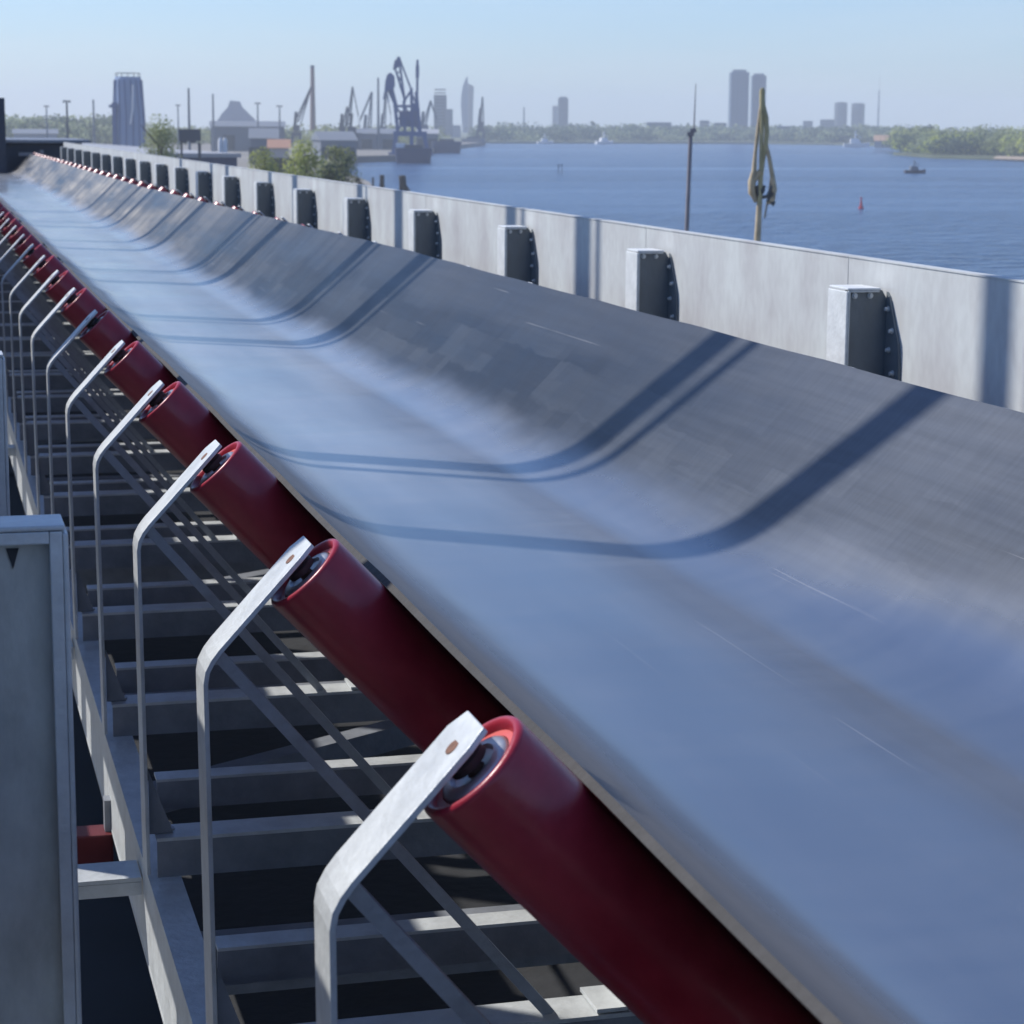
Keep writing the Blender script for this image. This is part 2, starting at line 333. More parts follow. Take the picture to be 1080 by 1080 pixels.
# ------------------------------------------------------------------ conveyor: troughing idlers
def build_idler():
    o = thing('roller_idler', 'x', 'conveyor idler', (XC, 0, ZC - 1.60), 0, 'red roller idlers carrying the conveyor belt')
    Lz = lambda z: z + 1.60
    def Lx(x): return x - XC
    def both(fn):
        for s in (1, -1): fn(s)
    # base beam: angle section
    bm = NB()
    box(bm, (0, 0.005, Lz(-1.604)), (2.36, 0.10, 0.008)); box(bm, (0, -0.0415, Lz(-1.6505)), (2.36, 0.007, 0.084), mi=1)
    obj('base_beam', bm, [GALV, GALV_DULL_SHADE], o)  # front face darker than the top: shade put into the colour
    PATH = [(0.440, -1.685), (0.434, -0.935), (0.4375, -0.915), (0.447, -0.897), (0.460, -0.880), (0.600, -0.7270), (0.622, -0.7060)]
    def leg(s):
        bm = NB(); rows = []; th = 0.0085
        for i, (x, z) in enumerate(PATH):
            a = PATH[max(i - 1, 0)]; b = PATH[min(i + 1, len(PATH) - 1)]; l = math.hypot(b[0] - a[0], b[1] - a[1])
            nx, nz = -(b[1] - a[1]) / l, (b[0] - a[0]) / l
            w = 0.040 if i == len(PATH) - 1 else 0.053
            ring = [(x + nx * th / 2, -w, z + nz * th / 2), (x + nx * th / 2, w, z + nz * th / 2), (x - nx * th / 2, w, z - nz * th / 2), (x - nx * th / 2, -w, z - nz * th / 2)]
            rows.append([bm.verts.new((s * Lx(p[0]), p[1] + 0.010, Lz(p[2]))) for p in ring])
        for a, b in zip(rows, rows[1:]):
            for k in range(4): bm.faces.new([a[k], a[(k + 1) % 4], b[(k + 1) % 4], b[k]])
        bm.faces.new(rows[0]); bm.faces.new(rows[-1][::-1])
        obj('leg', bm, GALV, o, bevel=0.0015)
        # foot gusset
        bm = NB(); prism(bm, [(s * Lx(0.447), Lz(-1.599)), (s * Lx(0.50), Lz(-1.599)), (s * Lx(0.447), Lz(-1.45))], 'y', -0.012, -0.004)
        obj('gusset', bm, GALV_DULL_SHADE, o)
        # strut: angle from just under the bend down to the beam
        bm = NB()
        p0, p1 = Vector((s * Lx(0.466), 0.0, Lz(-0.888))), Vector((s * Lx(1.06), 0.0, Lz(-1.597))); d = (p1 - p0).normalized()
        nn = Vector((d.z, 0, -d.x)); rot = Matrix((nn, Vector((0, 1, 0)), d)).transposed(); L_ = (p1 - p0).length
        box(bm, (p0 + p1) / 2, (0.0045, 0.022, L_), rot); box(bm, (p0 + p1) / 2 + Vector((0, -0.0134, 0)) + nn * 0.008 * s, (0.021, 0.0045, L_), rot)
        obj('strut', bm, STRUTM, o)
        # inner bracket holding the inner shaft ends
        bm = NB()
        prism(bm, [(-0.045, Lz(-1.598)), (0.075, Lz(-1.598)), (0.045, Lz(-1.27)), (0.02, Lz(-1.235)), (-0.02, Lz(-1.235)), (-0.04, Lz(-1.27))], 'x', s * Lx(1.196), s * Lx(1.204))
        box(bm, (s * Lx(1.165), 0.012, Lz(-1.593)), (0.06, 0.11, 0.008))
        obj('inner_bracket', bm, GALV, o, bevel=0.001)
        # bolt
        bm = NB(); lathe(bm, [(0, 0), (0, 0.021), (0.004, 0.021), (0.004, 0)], (s * Lx(0.485), 0.018, Lz(-1.5995)), (0, 0, 1), 20)
        lathe(bm, [(0.004, 0), (0.004, 0.013), (0.016, 0.013), (0.017, 0.011), (0.017, 0)], (s * Lx(0.485), 0.018, Lz(-1.5995)), (0, 0, 1), 6)
        obj('bolt', bm, BOLTM, o)
        # wing roller
        c = Vector((s * Lx(0.667 - .0795 * SA), 0, Lz(-0.70 - .0795 * CA))); d = Vector((s * CA, 0, -SA)); LEN = 0.70
        bm = NB()
        lathe(bm, [(0.012, 0.0625), (0.004, 0.0660), (0.0005, 0.0700), (0.0, 0.0730), (0.0015, 0.0765), (0.0045, 0.0788), (0.009, 0.0795), (LEN - .005, 0.0795), (LEN, 0.0765), (LEN, 0.0)], c, d, 56)
        rl = obj('wing_roller', bm, RED, o, smooth=35)
        bm = NB(); lathe(bm, [(0.0115, 0.0628), (0.012, 0.058), (0.0115, 0.0535), (0.030, 0.0530)], c, d, 56)
        obj('end_cap', bm, REDCAP_SUNLIT, rl, smooth=40)
        bm = NB(); lathe(bm, [(0.028, 0.0525), (0.010, 0.0520), (0.007, 0.0495), (0.0045, 0.044), (0.004, 0.035), (0.009, 0.031), (0.012, 0.013)], c, d, 40)
        obj('bearing_hub', bm, STEEL, rl, smooth=40)
        bm = NB(); lathe(bm, [(0.0, 0.0), (0.0, 0.0265), (-0.010, 0.0265), (-0.014, 0.022), (-0.014, 0.0)], c, d, 32)
        obj('shaft_seal', bm, BLACK, rl, smooth=40)
        bm = NB(); lathe(bm, [(-0.0305, 0.0), (-0.0305, 0.0115), (LEN + .03, 0.0115), (LEN + .03, 0.0)], c, d, 24)
        obj('shaft', bm, RUST, rl, smooth=40)
    both(leg)
    bm = NB(); c = Vector((Lx(1.222), 0.0, Lz(-1.297))); LEN = 0.836
    lathe(bm, [(0, 0.0), (0, 0.0755), (0.004, 0.0795), (LEN - .004, 0.0795), (LEN, 0.0755), (LEN, 0)], c, (1, 0, 0), 40)
    cr = obj('centre_roller', bm, RED, o, smooth=35)
    bm = NB(); lathe(bm, [(-0.03, 0), (-0.03, 0.0125), (LEN + .03, 0.0125), (LEN + .03, 0)], c, (1, 0, 0), 16)
    obj('shaft', bm, RUST, cr, smooth=35)
    return o
idler0 = build_idler()
NEAR_LABELS = {
    0: 'red roller idler at bottom centre, sunlit bracket with rust-ringed shaft slot',
    1: 'second nearest red roller idler, its bracket tip in shadow',
    2: 'third nearest red roller idler, sunlit pink end cap, shadow on its lower leg',
}
for k in range(44):
    o = idler0 if k == 0 else copy_tree(idler0)
    o.location = (XC, 2.48 + 1.2 * k, ZC - 1.60)
    if k: o.rotation_euler = (rng.uniform(-.006, .006), rng.uniform(-.002, .002), rng.uniform(-.008, .008))
    o['label'] = NEAR_LABELS.get(k, '%s red roller idler counting away from the nearest one along the belt' % ORD[k])

# ------------------------------------------------------------------ conveyor: frame under the idlers
fr = thing('support_gantry', 'galvanised steel stringers and cross beams carrying the idlers under the belt', 'steel gantry', (XC, 0, ZC - 1.7))
def fx(x): return x - XC
for s in (1, -1):
    bm = NB(); a = s * fx(0.443); b = s * fx(0.515)
    box(bm, ((a + b) / 2, 27, -0.009), (0.074, 59, 0.010)); box(bm, (a + s * 0.004, 27, -0.1245), (0.008, 59, 0.221)); box(bm, ((a + b) / 2, 27, -0.240), (0.074, 59, 0.010))
    obj('stringer', bm, GALV, fr)
for k in range(23):
    yy = 5.10 + 2.4 * (k - 1)
    bm = NB()
    for s in (-1,): box(bm, (s * 1.41, yy, -0.062), (0.42, 0.13, 0.010)); box(bm, (s * 1.41, yy - 0.061, -0.084), (0.42, 0.008, 0.032))
    obj('outrigger', bm, GALV, fr); bm = NB()
    box(bm, (0, yy, -0.252), (2.24, 0.10, 0.010)); box(bm, (0, yy - 0.046, -0.317), (2.24, 0.008, 0.12))
    obj('cross_beam', bm, GALV_DULL_SHADE, fr)
    bm = NB(); z0 = -0.10
    bar(bm, (fx(0.53), yy + 0.80, z0), (fx(2.74), yy + 2.15, z0), 0.06, 0.008) if False else None
    d = Vector((fx(2.745), yy + 2.16, z0)) - Vector((fx(0.53), yy + 0.78, z0)); ang = math.atan2(d.y, d.x)
    M = Matrix.Rotation(ang, 3, 'Z'); cc = Vector((0, yy + 1.47, z0))
    box(bm, cc, (d.length, 0.075, 0.007), M); box(bm, cc + M @ Vector((0, -0.034, -0.036)), (d.length, 0.007, 0.065), M)
    obj('plan_brace', bm, GALV_DULL_SHADE, fr)

for k in range(44):
    bm = NB(); yy = 3.08 + 1.2 * k
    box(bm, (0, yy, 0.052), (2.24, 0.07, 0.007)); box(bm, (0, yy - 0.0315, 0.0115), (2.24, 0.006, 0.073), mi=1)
    obj('cross_tie', bm, [GALV, GALV_DULL_SHADE], fr)  # shade painted on the front web by the darker steel
# deck below, walkway beside the near wall (both shade what lies under the belt)
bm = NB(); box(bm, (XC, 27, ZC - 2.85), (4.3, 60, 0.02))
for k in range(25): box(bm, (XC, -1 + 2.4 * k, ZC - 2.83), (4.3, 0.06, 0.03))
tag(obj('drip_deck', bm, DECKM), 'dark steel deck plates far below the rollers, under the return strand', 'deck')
bm = NB(); box(bm, (-0.62, 27, ZC - 1.42), (1.10, 60, 0.04)); box(bm, (-0.075, 27, ZC - 1.47), (0.012, 60, 0.16))
wk = tag(obj('walkway', bm, GALV_DULL_SHADE), 'steel walkway running along the outside of the low wall', 'walkway')
for k in range(22):
    bm = NB(); yy = 2.05 + 1.2 * k; box(bm, (-0.055, yy, ZC - 1.28), (0.006, 0.50, 0.225)); obj('shadow_plate', bm, GALV_DULL_SHADE, wk)  # unseen plates added to break up the sunlight on the stringer
wr = thing('hanging_box', 'dark red box hanging beside the steel stringer at the lower left', 'box', (0.40, 6.0, ZC - 1.93))
bm = NB(); box(bm, (-0.01, 0, -0.08), (0.11, 0.10, 0.13)); obj('body', bm, mat('dark_red_box_paint', (0.10, 0.008, 0.012), 0.55, 0, 0.2, 6), wr, bevel=0.006)
bm = NB(); box(bm, (0.035, 0, 0.03), (0.02, 0.05, 0.09)); obj('hook', bm, GALV_DULL_SHADE, wr)
bm = NB(); tube(bm, [(0.58, 5.78, ZC - 2.27), (1.2, 5.62, ZC - 2.265), (2.7, 5.55, ZC - 2.27)], 0.012)
tag(obj('yellow_pipe', bm, PIPEY, smooth=40), 'thin dull yellow pipe crossing just above the return strand', 'pipe')

# ------------------------------------------------------------------ side walls (wind sheets) and their posts
def side_wall(s, label):
    """s=+1 far wall, -1 the wall below the photographer"""
    x = 3.33 if s > 0 else -0.02
    w = thing('windbreak_wall', label, 'wall', (x, 0, ZC))
    y = -1.95 + (2.4 if s > 0 else 0)
    k = 0
    while y < 54.4:
        bm = NB(); L_ = min(2.4, 54.6 - y) - 0.006
        box(bm, (0, y + L_ / 2, -0.80), (0.006, L_, 0.65))
        box(bm, (s * 0.015, y + L_ / 2, -0.4725), (0.042, L_, 0.006))          # folded top lip
        obj('wall_panel', bm, WALL, w); y += 2.4; k += 1
    bm = NB(); box(bm, (s * 0.03, 26.5, -1.14), (0.05, 56, 0.05)); obj('bottom_rail', bm, GALV_DULL_SHADE, w)
    return w
side_wall(1, 'long pale grey sheet metal wall along the river side of the belt')
side_wall(-1, 'low sheet metal wall along the walkway side of the belt')

def build_post(s):
    """boxed trapezoid bracket: recessed face plate, folded rim, side flange, bolts; s=+1 river side"""
    o = thing('wall_post', 'x', 'wall post', (3.16 if s > 0 else 0.18, 0, ZC - 1.9), 0, 'boxed steel posts holding the two side walls')
    zt, zb = 1.9 - 0.562, 0.0
    q = s      # outward direction (towards the wall)
    dp = 0.17 if s > 0 else 0.095; lip = 0.007 if s > 0 else 0.018
    bm = NB()                                                    # inner side flange and top flange, running back from the face
    box(bm, (q * 0.004, dp / 2, (zt + zb) / 2 - 0.006), (0.008, dp, zt - zb - 0.012))
    box(bm, (q * 0.068, dp / 2, zt - 0.004), (0.128, dp, 0.008))
    obj('flange', bm, GALV_SUNLIT if s > 0 else GALV, o, bevel=0.003)
    bm = NB(); box(bm, (q * (0.0082 + lip / 2), 0.006, (zt + zb) / 2 - 0.0045), (lip, 0.012, zt - zb - 0.009)); box(bm, (q * (0.0086 + lip + 0.056), 0.006, zt - 0.0088 - lip / 2), (0.112, 0.0115, lip))
    obj('rim', bm, GALV, o, bevel=0.002)
    bm = NB()
    prism(bm, [(q * 0.0085, zb), (q * 0.0085, zt - 0.009), (q * 0.142, zt - 0.009), (q * 0.1655, zt - 0.05), (q * 0.1655, zb)], 'y', 0.012 if s > 0 else 0.03, 0.036)
    obj('face_plate', bm, GALV_PLATE_SHADED if s > 0 else GALV_PLATE_LIGHT, o)
    if s > 0:
        bm = NB()                                                # cleat bolted on the wall, outline cut to the post's own shadow
        prism(bm, [(0.010, zb), (0.010, zt - 0.015), (-0.012, zt - 0.03), (-0.10, zt - 0.19), (-0.115, zt - 0.28), (-0.135, zb)], 'x', 0.1575, 0.1655)
        obj('wall_cleat', bm, GALV_PLATE_SHADED, o)
        for (by, bz) in ((-0.012, zt - 0.075), (-0.052, zt - 0.15), (-0.03, zt - 0.22), (-0.07, zt - 0.30)):
            bm = NB(); lathe(bm, [(0, 0), (0, 0.011), (0.004, 0.011), (0.004, 0.0075), (0.014, 0.007), (0.014, 0)], (0.1570, by, bz), (-1, 0, 0), 12)
            obj('bolt', bm, GALV, o)
        for bx in (0.035, 0.095):
            bm = NB(); lathe(bm, [(0, 0), (0, 0.011), (0.004, 0.011), (0.004, 0.0075), (0.012, 0.007), (0.012, 0)], (bx, 0.0115, zt - 0.028), (0, -1, 0), 12)
            obj('bolt', bm, GALV, o)
    else:
        bm = NB(); prism(bm, [(q * 0.068, zt - 0.036), (q * 0.086, zt - 0.036), (q * 0.077, zt - 0.066)], 'y', 0.0265, 0.0295)
        obj('notch', bm, DECKM, o)
    return o
pr0 = build_post(1)
for k in range(20):
    o = pr0 if k == 0 else copy_tree(pr0)
    o.location = (3.16, 7.27 + 2.4 * k, ZC - 1.9)
    o['label'] = '%s dark boxed post along the pale river side wall' % ORD[k] if k else 'nearest dark boxed post on the pale river side wall, at the right'
pl0 = build_post(-1)
for k in range(8):
    o = pl0 if k == 0 else copy_tree(pl0)
    o.location = (0.182, 3.13 + 2.4 * k, ZC - 1.9)
    o['label'] = ('big grey boxed steel post filling the lower left corner', 'boxed steel post at the left edge just behind the big near post',)[k] if k < 2 else '%s boxed steel post along the left edge, counting from the big near one' % ORD[k]

# ------------------------------------------------------------------ tall columns on the walkway that throw the shadow bands
COLM = mat('column_paint', (0.35, 0.37, 0.38), 0.5, 0.1, 0.1, 4)
for k, (yy, w) in enumerate([(4.53, .16), (9.18, .13), (13.83, .17), (18.48, .17), (23.1, .17), (27.8, .17), (32.4, .17), (7.60, .13), (15.3, .14), (19.95, .14), (24.6, .14), (29.2, .14)]):
    c = thing('lighting_column', ('%s tall column standing on the walkway' % ORD[k]) if k else 'short stub column on the walkway beside the second idler', 'column', (-0.30, yy, ZC - 1.4), 0, 'tall columns on the walkway')
    hh = 1.92 if k == 0 else 6.1; bm = NB(); box(bm, (0, 0, hh / 2), (w, w, hh)); obj('shaft', bm, COLM, c)  # stub height set so its shadow reaches only the second idler's bracket
    bm = NB(); box(bm, (0, 0, 0.012), (.34, .34, .02)); obj('base_plate', bm, GALV_DULL_SHADE, c)
    if k in (1, 2, 8, 9):
        bm = NB(); tube(bm, [(0, -0.27, 0.02), (0, -0.27, 6.1)], 0.035); obj('conduit', bm, COLM, c)
cb = thing('shade_box', 'unseen grey box added on the walkway to shade the near post', 'shade box', (-0.32, 3.52, ZC - 1.40))  # unseen box added to shade the top of the near left post
bm = NB(); box(bm, (0, 0, 0.79), (.22, .5, 1.5)); obj('body', bm, COLM, cb, bevel=.01)
bm = NB(); box(bm, (0.113, 0, 0.82), (.006, .44, 1.3)); obj('door', bm, GALV, cb)

# ------------------------------------------------------------------ transfer station at the far end of the belt
NAVY = mat('navy_steel_cladding', (0.030, 0.042, 0.065), 0.6, 0, 0.2, 2)
ts = thing('transfer_station', 'dark navy steel transfer station at the far end of the belt', 'transfer station', (2.6, 54.9, ZC - 3))
bm = NB(); box(bm, (0.2, 3.2, 1.35), (2.0, 6, 2.3)); box(bm, (-2.4, 3.2, 1.35), (1.6, 6, 2.3)); obj('side_cladding', bm, NAVY, ts)
bm = NB(); box(bm, (-0.9, 3.2, 2.545), (4.6, 6.4, .07)); obj('roof', bm, GALV_DULL_SHADE, ts)
bm = NB(); box(bm, (-0.75, -0.5, 1.78), (0.24, .24, 3.56)); obj('post', bm, NAVY, ts)
bm = NB(); box(bm, (-0.05, -0.15, 2.24), (0.55, .10, .08)); box(bm, (.22, -0.15, 2.2), (0.08, .10, .28)); obj('bracket', bm, GALV_DULL_SHADE, ts)

# ------------------------------------------------------------------ ground, river, banks
def water_mat():
    m = bpy.data.materials.new('river_water'); m.use_nodes = True; nt = m.node_tree; b = nt.nodes['Principled BSDF']; N = nt.nodes.new; L = nt.links.new
    b.inputs['Base Color'].default_value = (0.03, 0.07, 0.15, 1); b.inputs['Roughness'].default_value = 0.22; b.inputs['IOR'].default_value = 1.333
    tc = N('ShaderNodeTexCoord')
    def nz(sc, det=3):
        q = N('ShaderNodeMapping'); q.inputs['Scale'].default_value = sc; q.inputs['Rotation'].default_value = (0, 0, R(20)); L(tc.outputs['Object'], q.inputs['Vector'])
        n = N('ShaderNodeTexNoise'); n.inputs['Scale'].default_value = 1; n.inputs['Detail'].default_value = det; L(q.outputs[0], n.inputs['Vector']); return n.outputs['Fac']
    w = nz((0.22, 0.35, 1), 5)
    wind = nz((0.0022, 0.014, 1), 4)
    st = N('ShaderNodeMapRange'); st.inputs['From Min'].default_value = 0.35; st.inputs['From Max'].default_value = 0.62; st.inputs['To Min'].default_value = 0.22; st.inputs['To Max'].default_value = 1.0; L(wind, st.inputs['Value'])
    bp = N('ShaderNodeBump'); bp.inputs['Distance'].default_value = 4.5; L(st.outputs[0], bp.inputs['Strength']); L(w, bp.inputs['Height']); L(bp.outputs[0], b.inputs['Normal'])
    return m
bm = NB(); E_ = 5600
v = [bm.verts.new(p) for p in ((-E_, -E_, 0), (E_, -E_, 0), (E_, E_, 0), (-E_, E_, 0))]; bm.faces.new(v)
struct('river', bm, water_mat())
GROUND = mat('dusty_port_ground', (0.20, 0.185, 0.16), 0.9, 0, 0.35, 0.03)
BANK = mat('grassy_bank', (0.10, 0.115, 0.055), 0.95, 0, 0.4, 0.03)
SAND = mat('sandy_shore', (0.38, 0.30, 0.22), 0.95, 0, 0.15, 0.1)
def land(name, pts, z, m):
    bm = NB(); prism(bm, [(p[0], p[1]) for p in pts], 'z', -0.8, z); return struct(name, bm, m)
g = lambda px, py: tuple(ground(px, py)[:2])
far0 = g(508, 151.6)
land('port_ground', [(-5000, -400), (19, -400), (19, 70), g(390, 204), g(350, 184), g(377, 171.5), g(434, 169.7), g(458, 161.5), g(488, 156.5), g(512, 153.2), (far0[0] + 30, 2600), (far0[0] + 60, 4800), (-5000, 4800)], 2.0, GROUND)
land('far_bank', [g(505, 151.2), g(650, 151.4), g(800, 151.8), g(880, 153.0), g(945, 154.5), (2200, 1500), (4800, 1500), (4800, 5200), (-100, 5200)], 1.2, BANK)
land('wooded_bank', [g(942, 163.5), g(985, 167.0), g(1040, 168.6), g(1100, 170.5), g(1300, 180), (2500, 500), (2600, 1400), (1200, 1450)], 1.0, BANK)
bm = NB(); q0, q1, q2, q3 = g(1048, 168.9), g(1120, 171.6), g(1120, 169.0), g(1052, 167.4)
prism(bm, [q0, q1, q2, q3], 'z', 0.5, 1.1); struct('shore', bm, SAND)

# ------------------------------------------------------------------ vegetation
def leaf_mat(name, c, var=0.35):
    m = mat(name, c, 0.7, 0, var, 0.35, detail=3); nt = m.node_tree; tr = nt.nodes.new('ShaderNodeBsdfTranslucent'); tr.inputs['Color'].default_value = (*[min(1, x * 1.3) for x in c], 1); ms = nt.nodes.new('ShaderNodeMixShader'); ms.inputs[0].default_value = .35
    nt.links.new(nt.nodes['Principled BSDF'].outputs[0], ms.inputs[1]); nt.links.new(tr.outputs[0], ms.inputs[2]); nt.links.new(ms.outputs[0], nt.nodes['Material Output'].inputs['Surface']); return m
LEAF = [leaf_mat('spring_green_leaves', (0.36, 0.40, 0.07)), leaf_mat('olive_leaves', (0.23, 0.255, 0.085)), leaf_mat('dark_green_leaves', (0.07, 0.10, 0.05)), leaf_mat('grey_green_leaves', (0.25, 0.29, 0.14)), leaf_mat('bare_twig_brown', (0.12, 0.10, 0.07))]
BARK = mat('bark', (0.09, 0.075, 0.06), 0.9, 0, 0.3, 3)
def leaves(bm, c, r, n, size, rg, fill=0.45):
    """n leaf clumps spread through an uneven ellipsoid"""
    for _ in range(n):
        d = Vector((rg.gauss(0, 1), rg.gauss(0, 1), rg.gauss(0, 1))).normalized()
        rad = fill + (1 - fill) * rg.random() ** 0.6
        p = Vector((c[0] + d.x * r[0] * rad, c[1] + d.y * r[1] * rad, c[2] + d.z * r[2] * rad))
        nrm = (d + Vector((rg.uniform(-1, 1), rg.uniform(-1, 1), rg.uniform(-.5, 1))) * 0.9).normalized()
        x, y, _ = frame_of(nrm); s = size * rg.uniform(0.5, 1.3); a = rg.uniform(0, 6.28)
        x2 = x * math.cos(a) + y * math.sin(a); y2 = y * math.cos(a) - x * math.sin(a)
        bm.faces.new([bm.verts.new(p + x2 * s * u + y2 * s * w_ * .6) for u, w_ in ((-.5, 0), (0, -.5), (.5, 0), (0, .5))])
def tree(name, label, px, ptop, D, wpx, mats, seed, base=2.0, blobs=9, n=2600, leaf=0.30, group=None, squat=1.0):
    rg = random.Random(seed); p = at(px, ptop, D); H = p.z - base; W = wpx * D / F_PX
    o = thing(name, label, 'tree', (p.x, p.y, base), rg.uniform(0, 6), group)
    bm = NB(); tr = 0.03 * H
    tube(bm, [(0, 0, 0), (0.05 * W, 0, H * .3), (0, 0.04 * W, H * .55), (0, 0, H * .85)], [tr, tr * .75, tr * .5, tr * .15], 8)
    for i in range(7):
        a = i * 2.4; z0 = H * (.25 + .07 * i); tube(bm, [(0, 0, z0), (math.cos(a) * W * .2, math.sin(a) * W * .2, z0 + H * .12), (math.cos(a) * W * .36, math.sin(a) * W * .36, z0 + H * .22)], [tr * .4, tr * .25, tr * .08], 5)
    obj('trunk', bm, BARK, o)
    bm = NB()
    for b in range(blobs):
        f = b / max(1, blobs - 1); z = H * (0.18 + 0.70 * f); a = b * 2.4 + rg.random()
        rr = W * 0.5 * (1 - 0.65 * abs(f - 0.35) ** 1.3 * squat); rad = W * rg.uniform(.20, .32)
        off = max(0, rr - rad) * rg.uniform(.35, 1.0)
        leaves(bm, (math.cos(a) * off, math.sin(a) * off, min(z, H - rad * .9)), (rad, rad, rad * rg.uniform(.8, 1.15)), n // blobs, leaf, rg, 0.25)
    leaves(bm, (0, 0, H * .5), (W * .46, W * .46, H * .46), n // 2, leaf, rg, 0.2)
    ob = obj('crown', bm, mats, o)
    if isinstance(mats, list):
        for f in ob.data.polygons: f.material_index = 0 if rg.random() < .7 else 1
    return o
G_ = 'trees on the river side beyond the wall'
tree('willow_tree', 'pale green loose tree standing beside the blue tower', 168, 120, 250, 54, [LEAF[3], LEAF[1]], 3, n=2300, leaf=.34, group=G_)
tree('leafy_tree', 'bright yellow-green tree, tallest of the clump behind the wall', 321, 146, 240, 60, [LEAF[0], LEAF[1]], 5, n=3000, group=G_)
tree('leafy_tree', 'dull olive tree at the right end of the clump by the water', 358, 150, 245, 54, [LEAF[1], LEAF[2]], 8, n=2600, group=G_)
tree('shrub', 'low olive bush left of the bright yellow-green tree', 278, 156, 225, 52, [LEAF[1], LEAF[0]], 9, n=2200, group=G_, squat=.4)
tree('shrub', 'small dark bush in front of the bright yellow-green tree', 346, 168, 205, 40, [LEAF[2], LEAF[1]], 10, n=1800, group=G_, squat=.4)
tree('shrub', 'brownish twiggy bush at the water edge right of the clump', 379, 181, 200, 16, [LEAF[4], LEAF[2]], 11, n=800, leaf=.2, group=G_, squat=.4)

def wood(name, label, pts, top0, top1, base, n, per, leaf, mats, seed, rad=(5, 9), depth=60):
    """far-off belt of trees read as one mass: many uneven crowns along a line"""
    rg = random.Random(seed); bm = NB(); me_idx = []
    for i in range(n):
        f = rg.random() * (len(pts) - 1); k = min(int(f), len(pts) - 2); f -= k
        a, b = Vector(pts[k]), Vector(pts[k + 1]); p = a.lerp(b, f); dirn = p.normalized()
        t = rg.random(); p = p + dirn * depth * t
        h = rg.uniform(top0, top1) * (0.75 + .35 * t); r = rg.uniform(*rad)
        m0 = len(bm.faces)
        leaves(bm, (p.x, p.y, base + h * .58), (r, r, h * .42), per, leaf, rg, 0.35)
        leaves(bm, (p.x + rg.uniform(-1, 1) * r * .7, p.y, base + h * .3), (r * .9, r * .9, h * .3), per // 2, leaf, rg, 0.3)
        mi = rg.randrange(len(mats)); bm.faces.ensure_lookup_table()
        for q in range(m0, len(bm.faces)): bm.faces[q].material_index = mi
    o = obj(name, bm, mats); o['kind'] = 'stuff'; return tag(o, label, 'woods')
g3 = lambda px, py, dd=0: (ground(px, py) + Vector((ray(px, py).x, ray(px, py).y, 0)).normalized() * dd).to_2d()
wood('far_treeline', 'long low line of trees on the far river bank', [g3(506, 151, 25), g3(650, 151, 25), g3(800, 151.4, 25), g3(880, 152.6, 25), g3(950, 153.6, 25)], 9, 13.5, 1.2, 420, 60, 3.0, [LEAF[3], LEAF[2], LEAF[2]], 21, (7, 13), 260)
wood('bank_woods', 'bright green woods on the right river bank', [g3(946, 162.8, 12), g3(985, 166.2, 10), g3(1040, 167.6, 12), g3(1100, 169.6, 12)], 8, 13.0, 1.0, 230, 110, 1.5, [LEAF[0], LEAF[3], LEAF[1], LEAF[2], LEAF[2]], 22, (4, 8), 150)
wood('far_woods', 'hazy dark woods behind the port yard at the far left', [at(-30, 130, 900).to_2d(), at(60, 130, 950).to_2d(), at(125, 130, 1000).to_2d()], 11, 14.5, 2, 130, 60, 2.6, [LEAF[2], LEAF[3]], 23, (6, 11), 160)
wood('port_trees', 'scattered hazy trees among the port buildings', [at(150, 130, 1050).to_2d(), at(300, 130, 1000).to_2d(), at(400, 130, 1050).to_2d(), at(455, 131, 1250).to_2d()], 6, 10.5, 2, 150, 60, 2.2, [LEAF[2], LEAF[3], LEAF[1]], 24, (5, 10), 160)

# ------------------------------------------------------------------ far buildings, cranes, masts
def M_(name, c, r=0.7): return mat(name, c, r, 0, 0.08, 0.05)
B_BLUE = M_('blue_grey_cladding', (0.20, 0.28, 0.43)); B_SLATE = M_('slate_grey_facade', (0.16, 0.18, 0.21)); B_PALE = M_('pale_render', (0.50, 0.46, 0.43))
B_GLASS = mat('blue_glass_facade', (0.07, 0.12, 0.22), 0.35, 0, 0.1, 0.1); B_DARK = M_('dark_window_glass', (0.03, 0.04, 0.05), 0.3); B_WHITE = M_('white_paint', (0.75, 0.75, 0.74))
CRB = M_('blue_crane_paint', (0.05, 0.10, 0.25), 0.5); CRD = M_('dark_crane_steel', (0.06, 0.07, 0.09), 0.6); BRICKR = M_('red_brown_brick', (0.20, 0.11, 0.09)); B_ROOF = M_('grey_roof_sheet', (0.33, 0.34, 0.36)); B_NAVY = M_('dark_blue_cladding', (0.035, 0.05, 0.11)); B_TAN = M_('tan_roof', (0.45, 0.29, 0.18)); B_BROWN = M_('weathered_timber', (0.10, 0.08, 0.06), 0.9)
class Site:
    """a place on the ground seen at column px from the camera, D metres away; x across, y away, z up, in metres"""
    def __init__(s, px, D, base=2.0):
        s.px, s.D, s.base = px, D, base; p = at(px, 132, D); s.loc = Vector((p.x, p.y, base)); s.rz = -math.atan2(p.x, p.y)
    def x(s, px):
        a = ray(px, 132); b = ray(s.px, 132); return s.D * math.tan(math.atan2(a.x, a.y) - math.atan2(b.x, b.y))
    def z(s, px, py): return at(px, py, s.D).z - s.base
    def thing(s, name, label, cat, group=None): return thing(name, label, cat, s.loc, s.rz, group)
def block(o, name, x0, x1, z0, z1, dep, m, y0=0.0, bevel=0):
    bm = NB(); box(bm, ((x0 + x1) / 2, y0 + dep / 2, (z0 + z1) / 2), (x1 - x0, dep, z1 - z0)); return obj(name, bm, m, o)
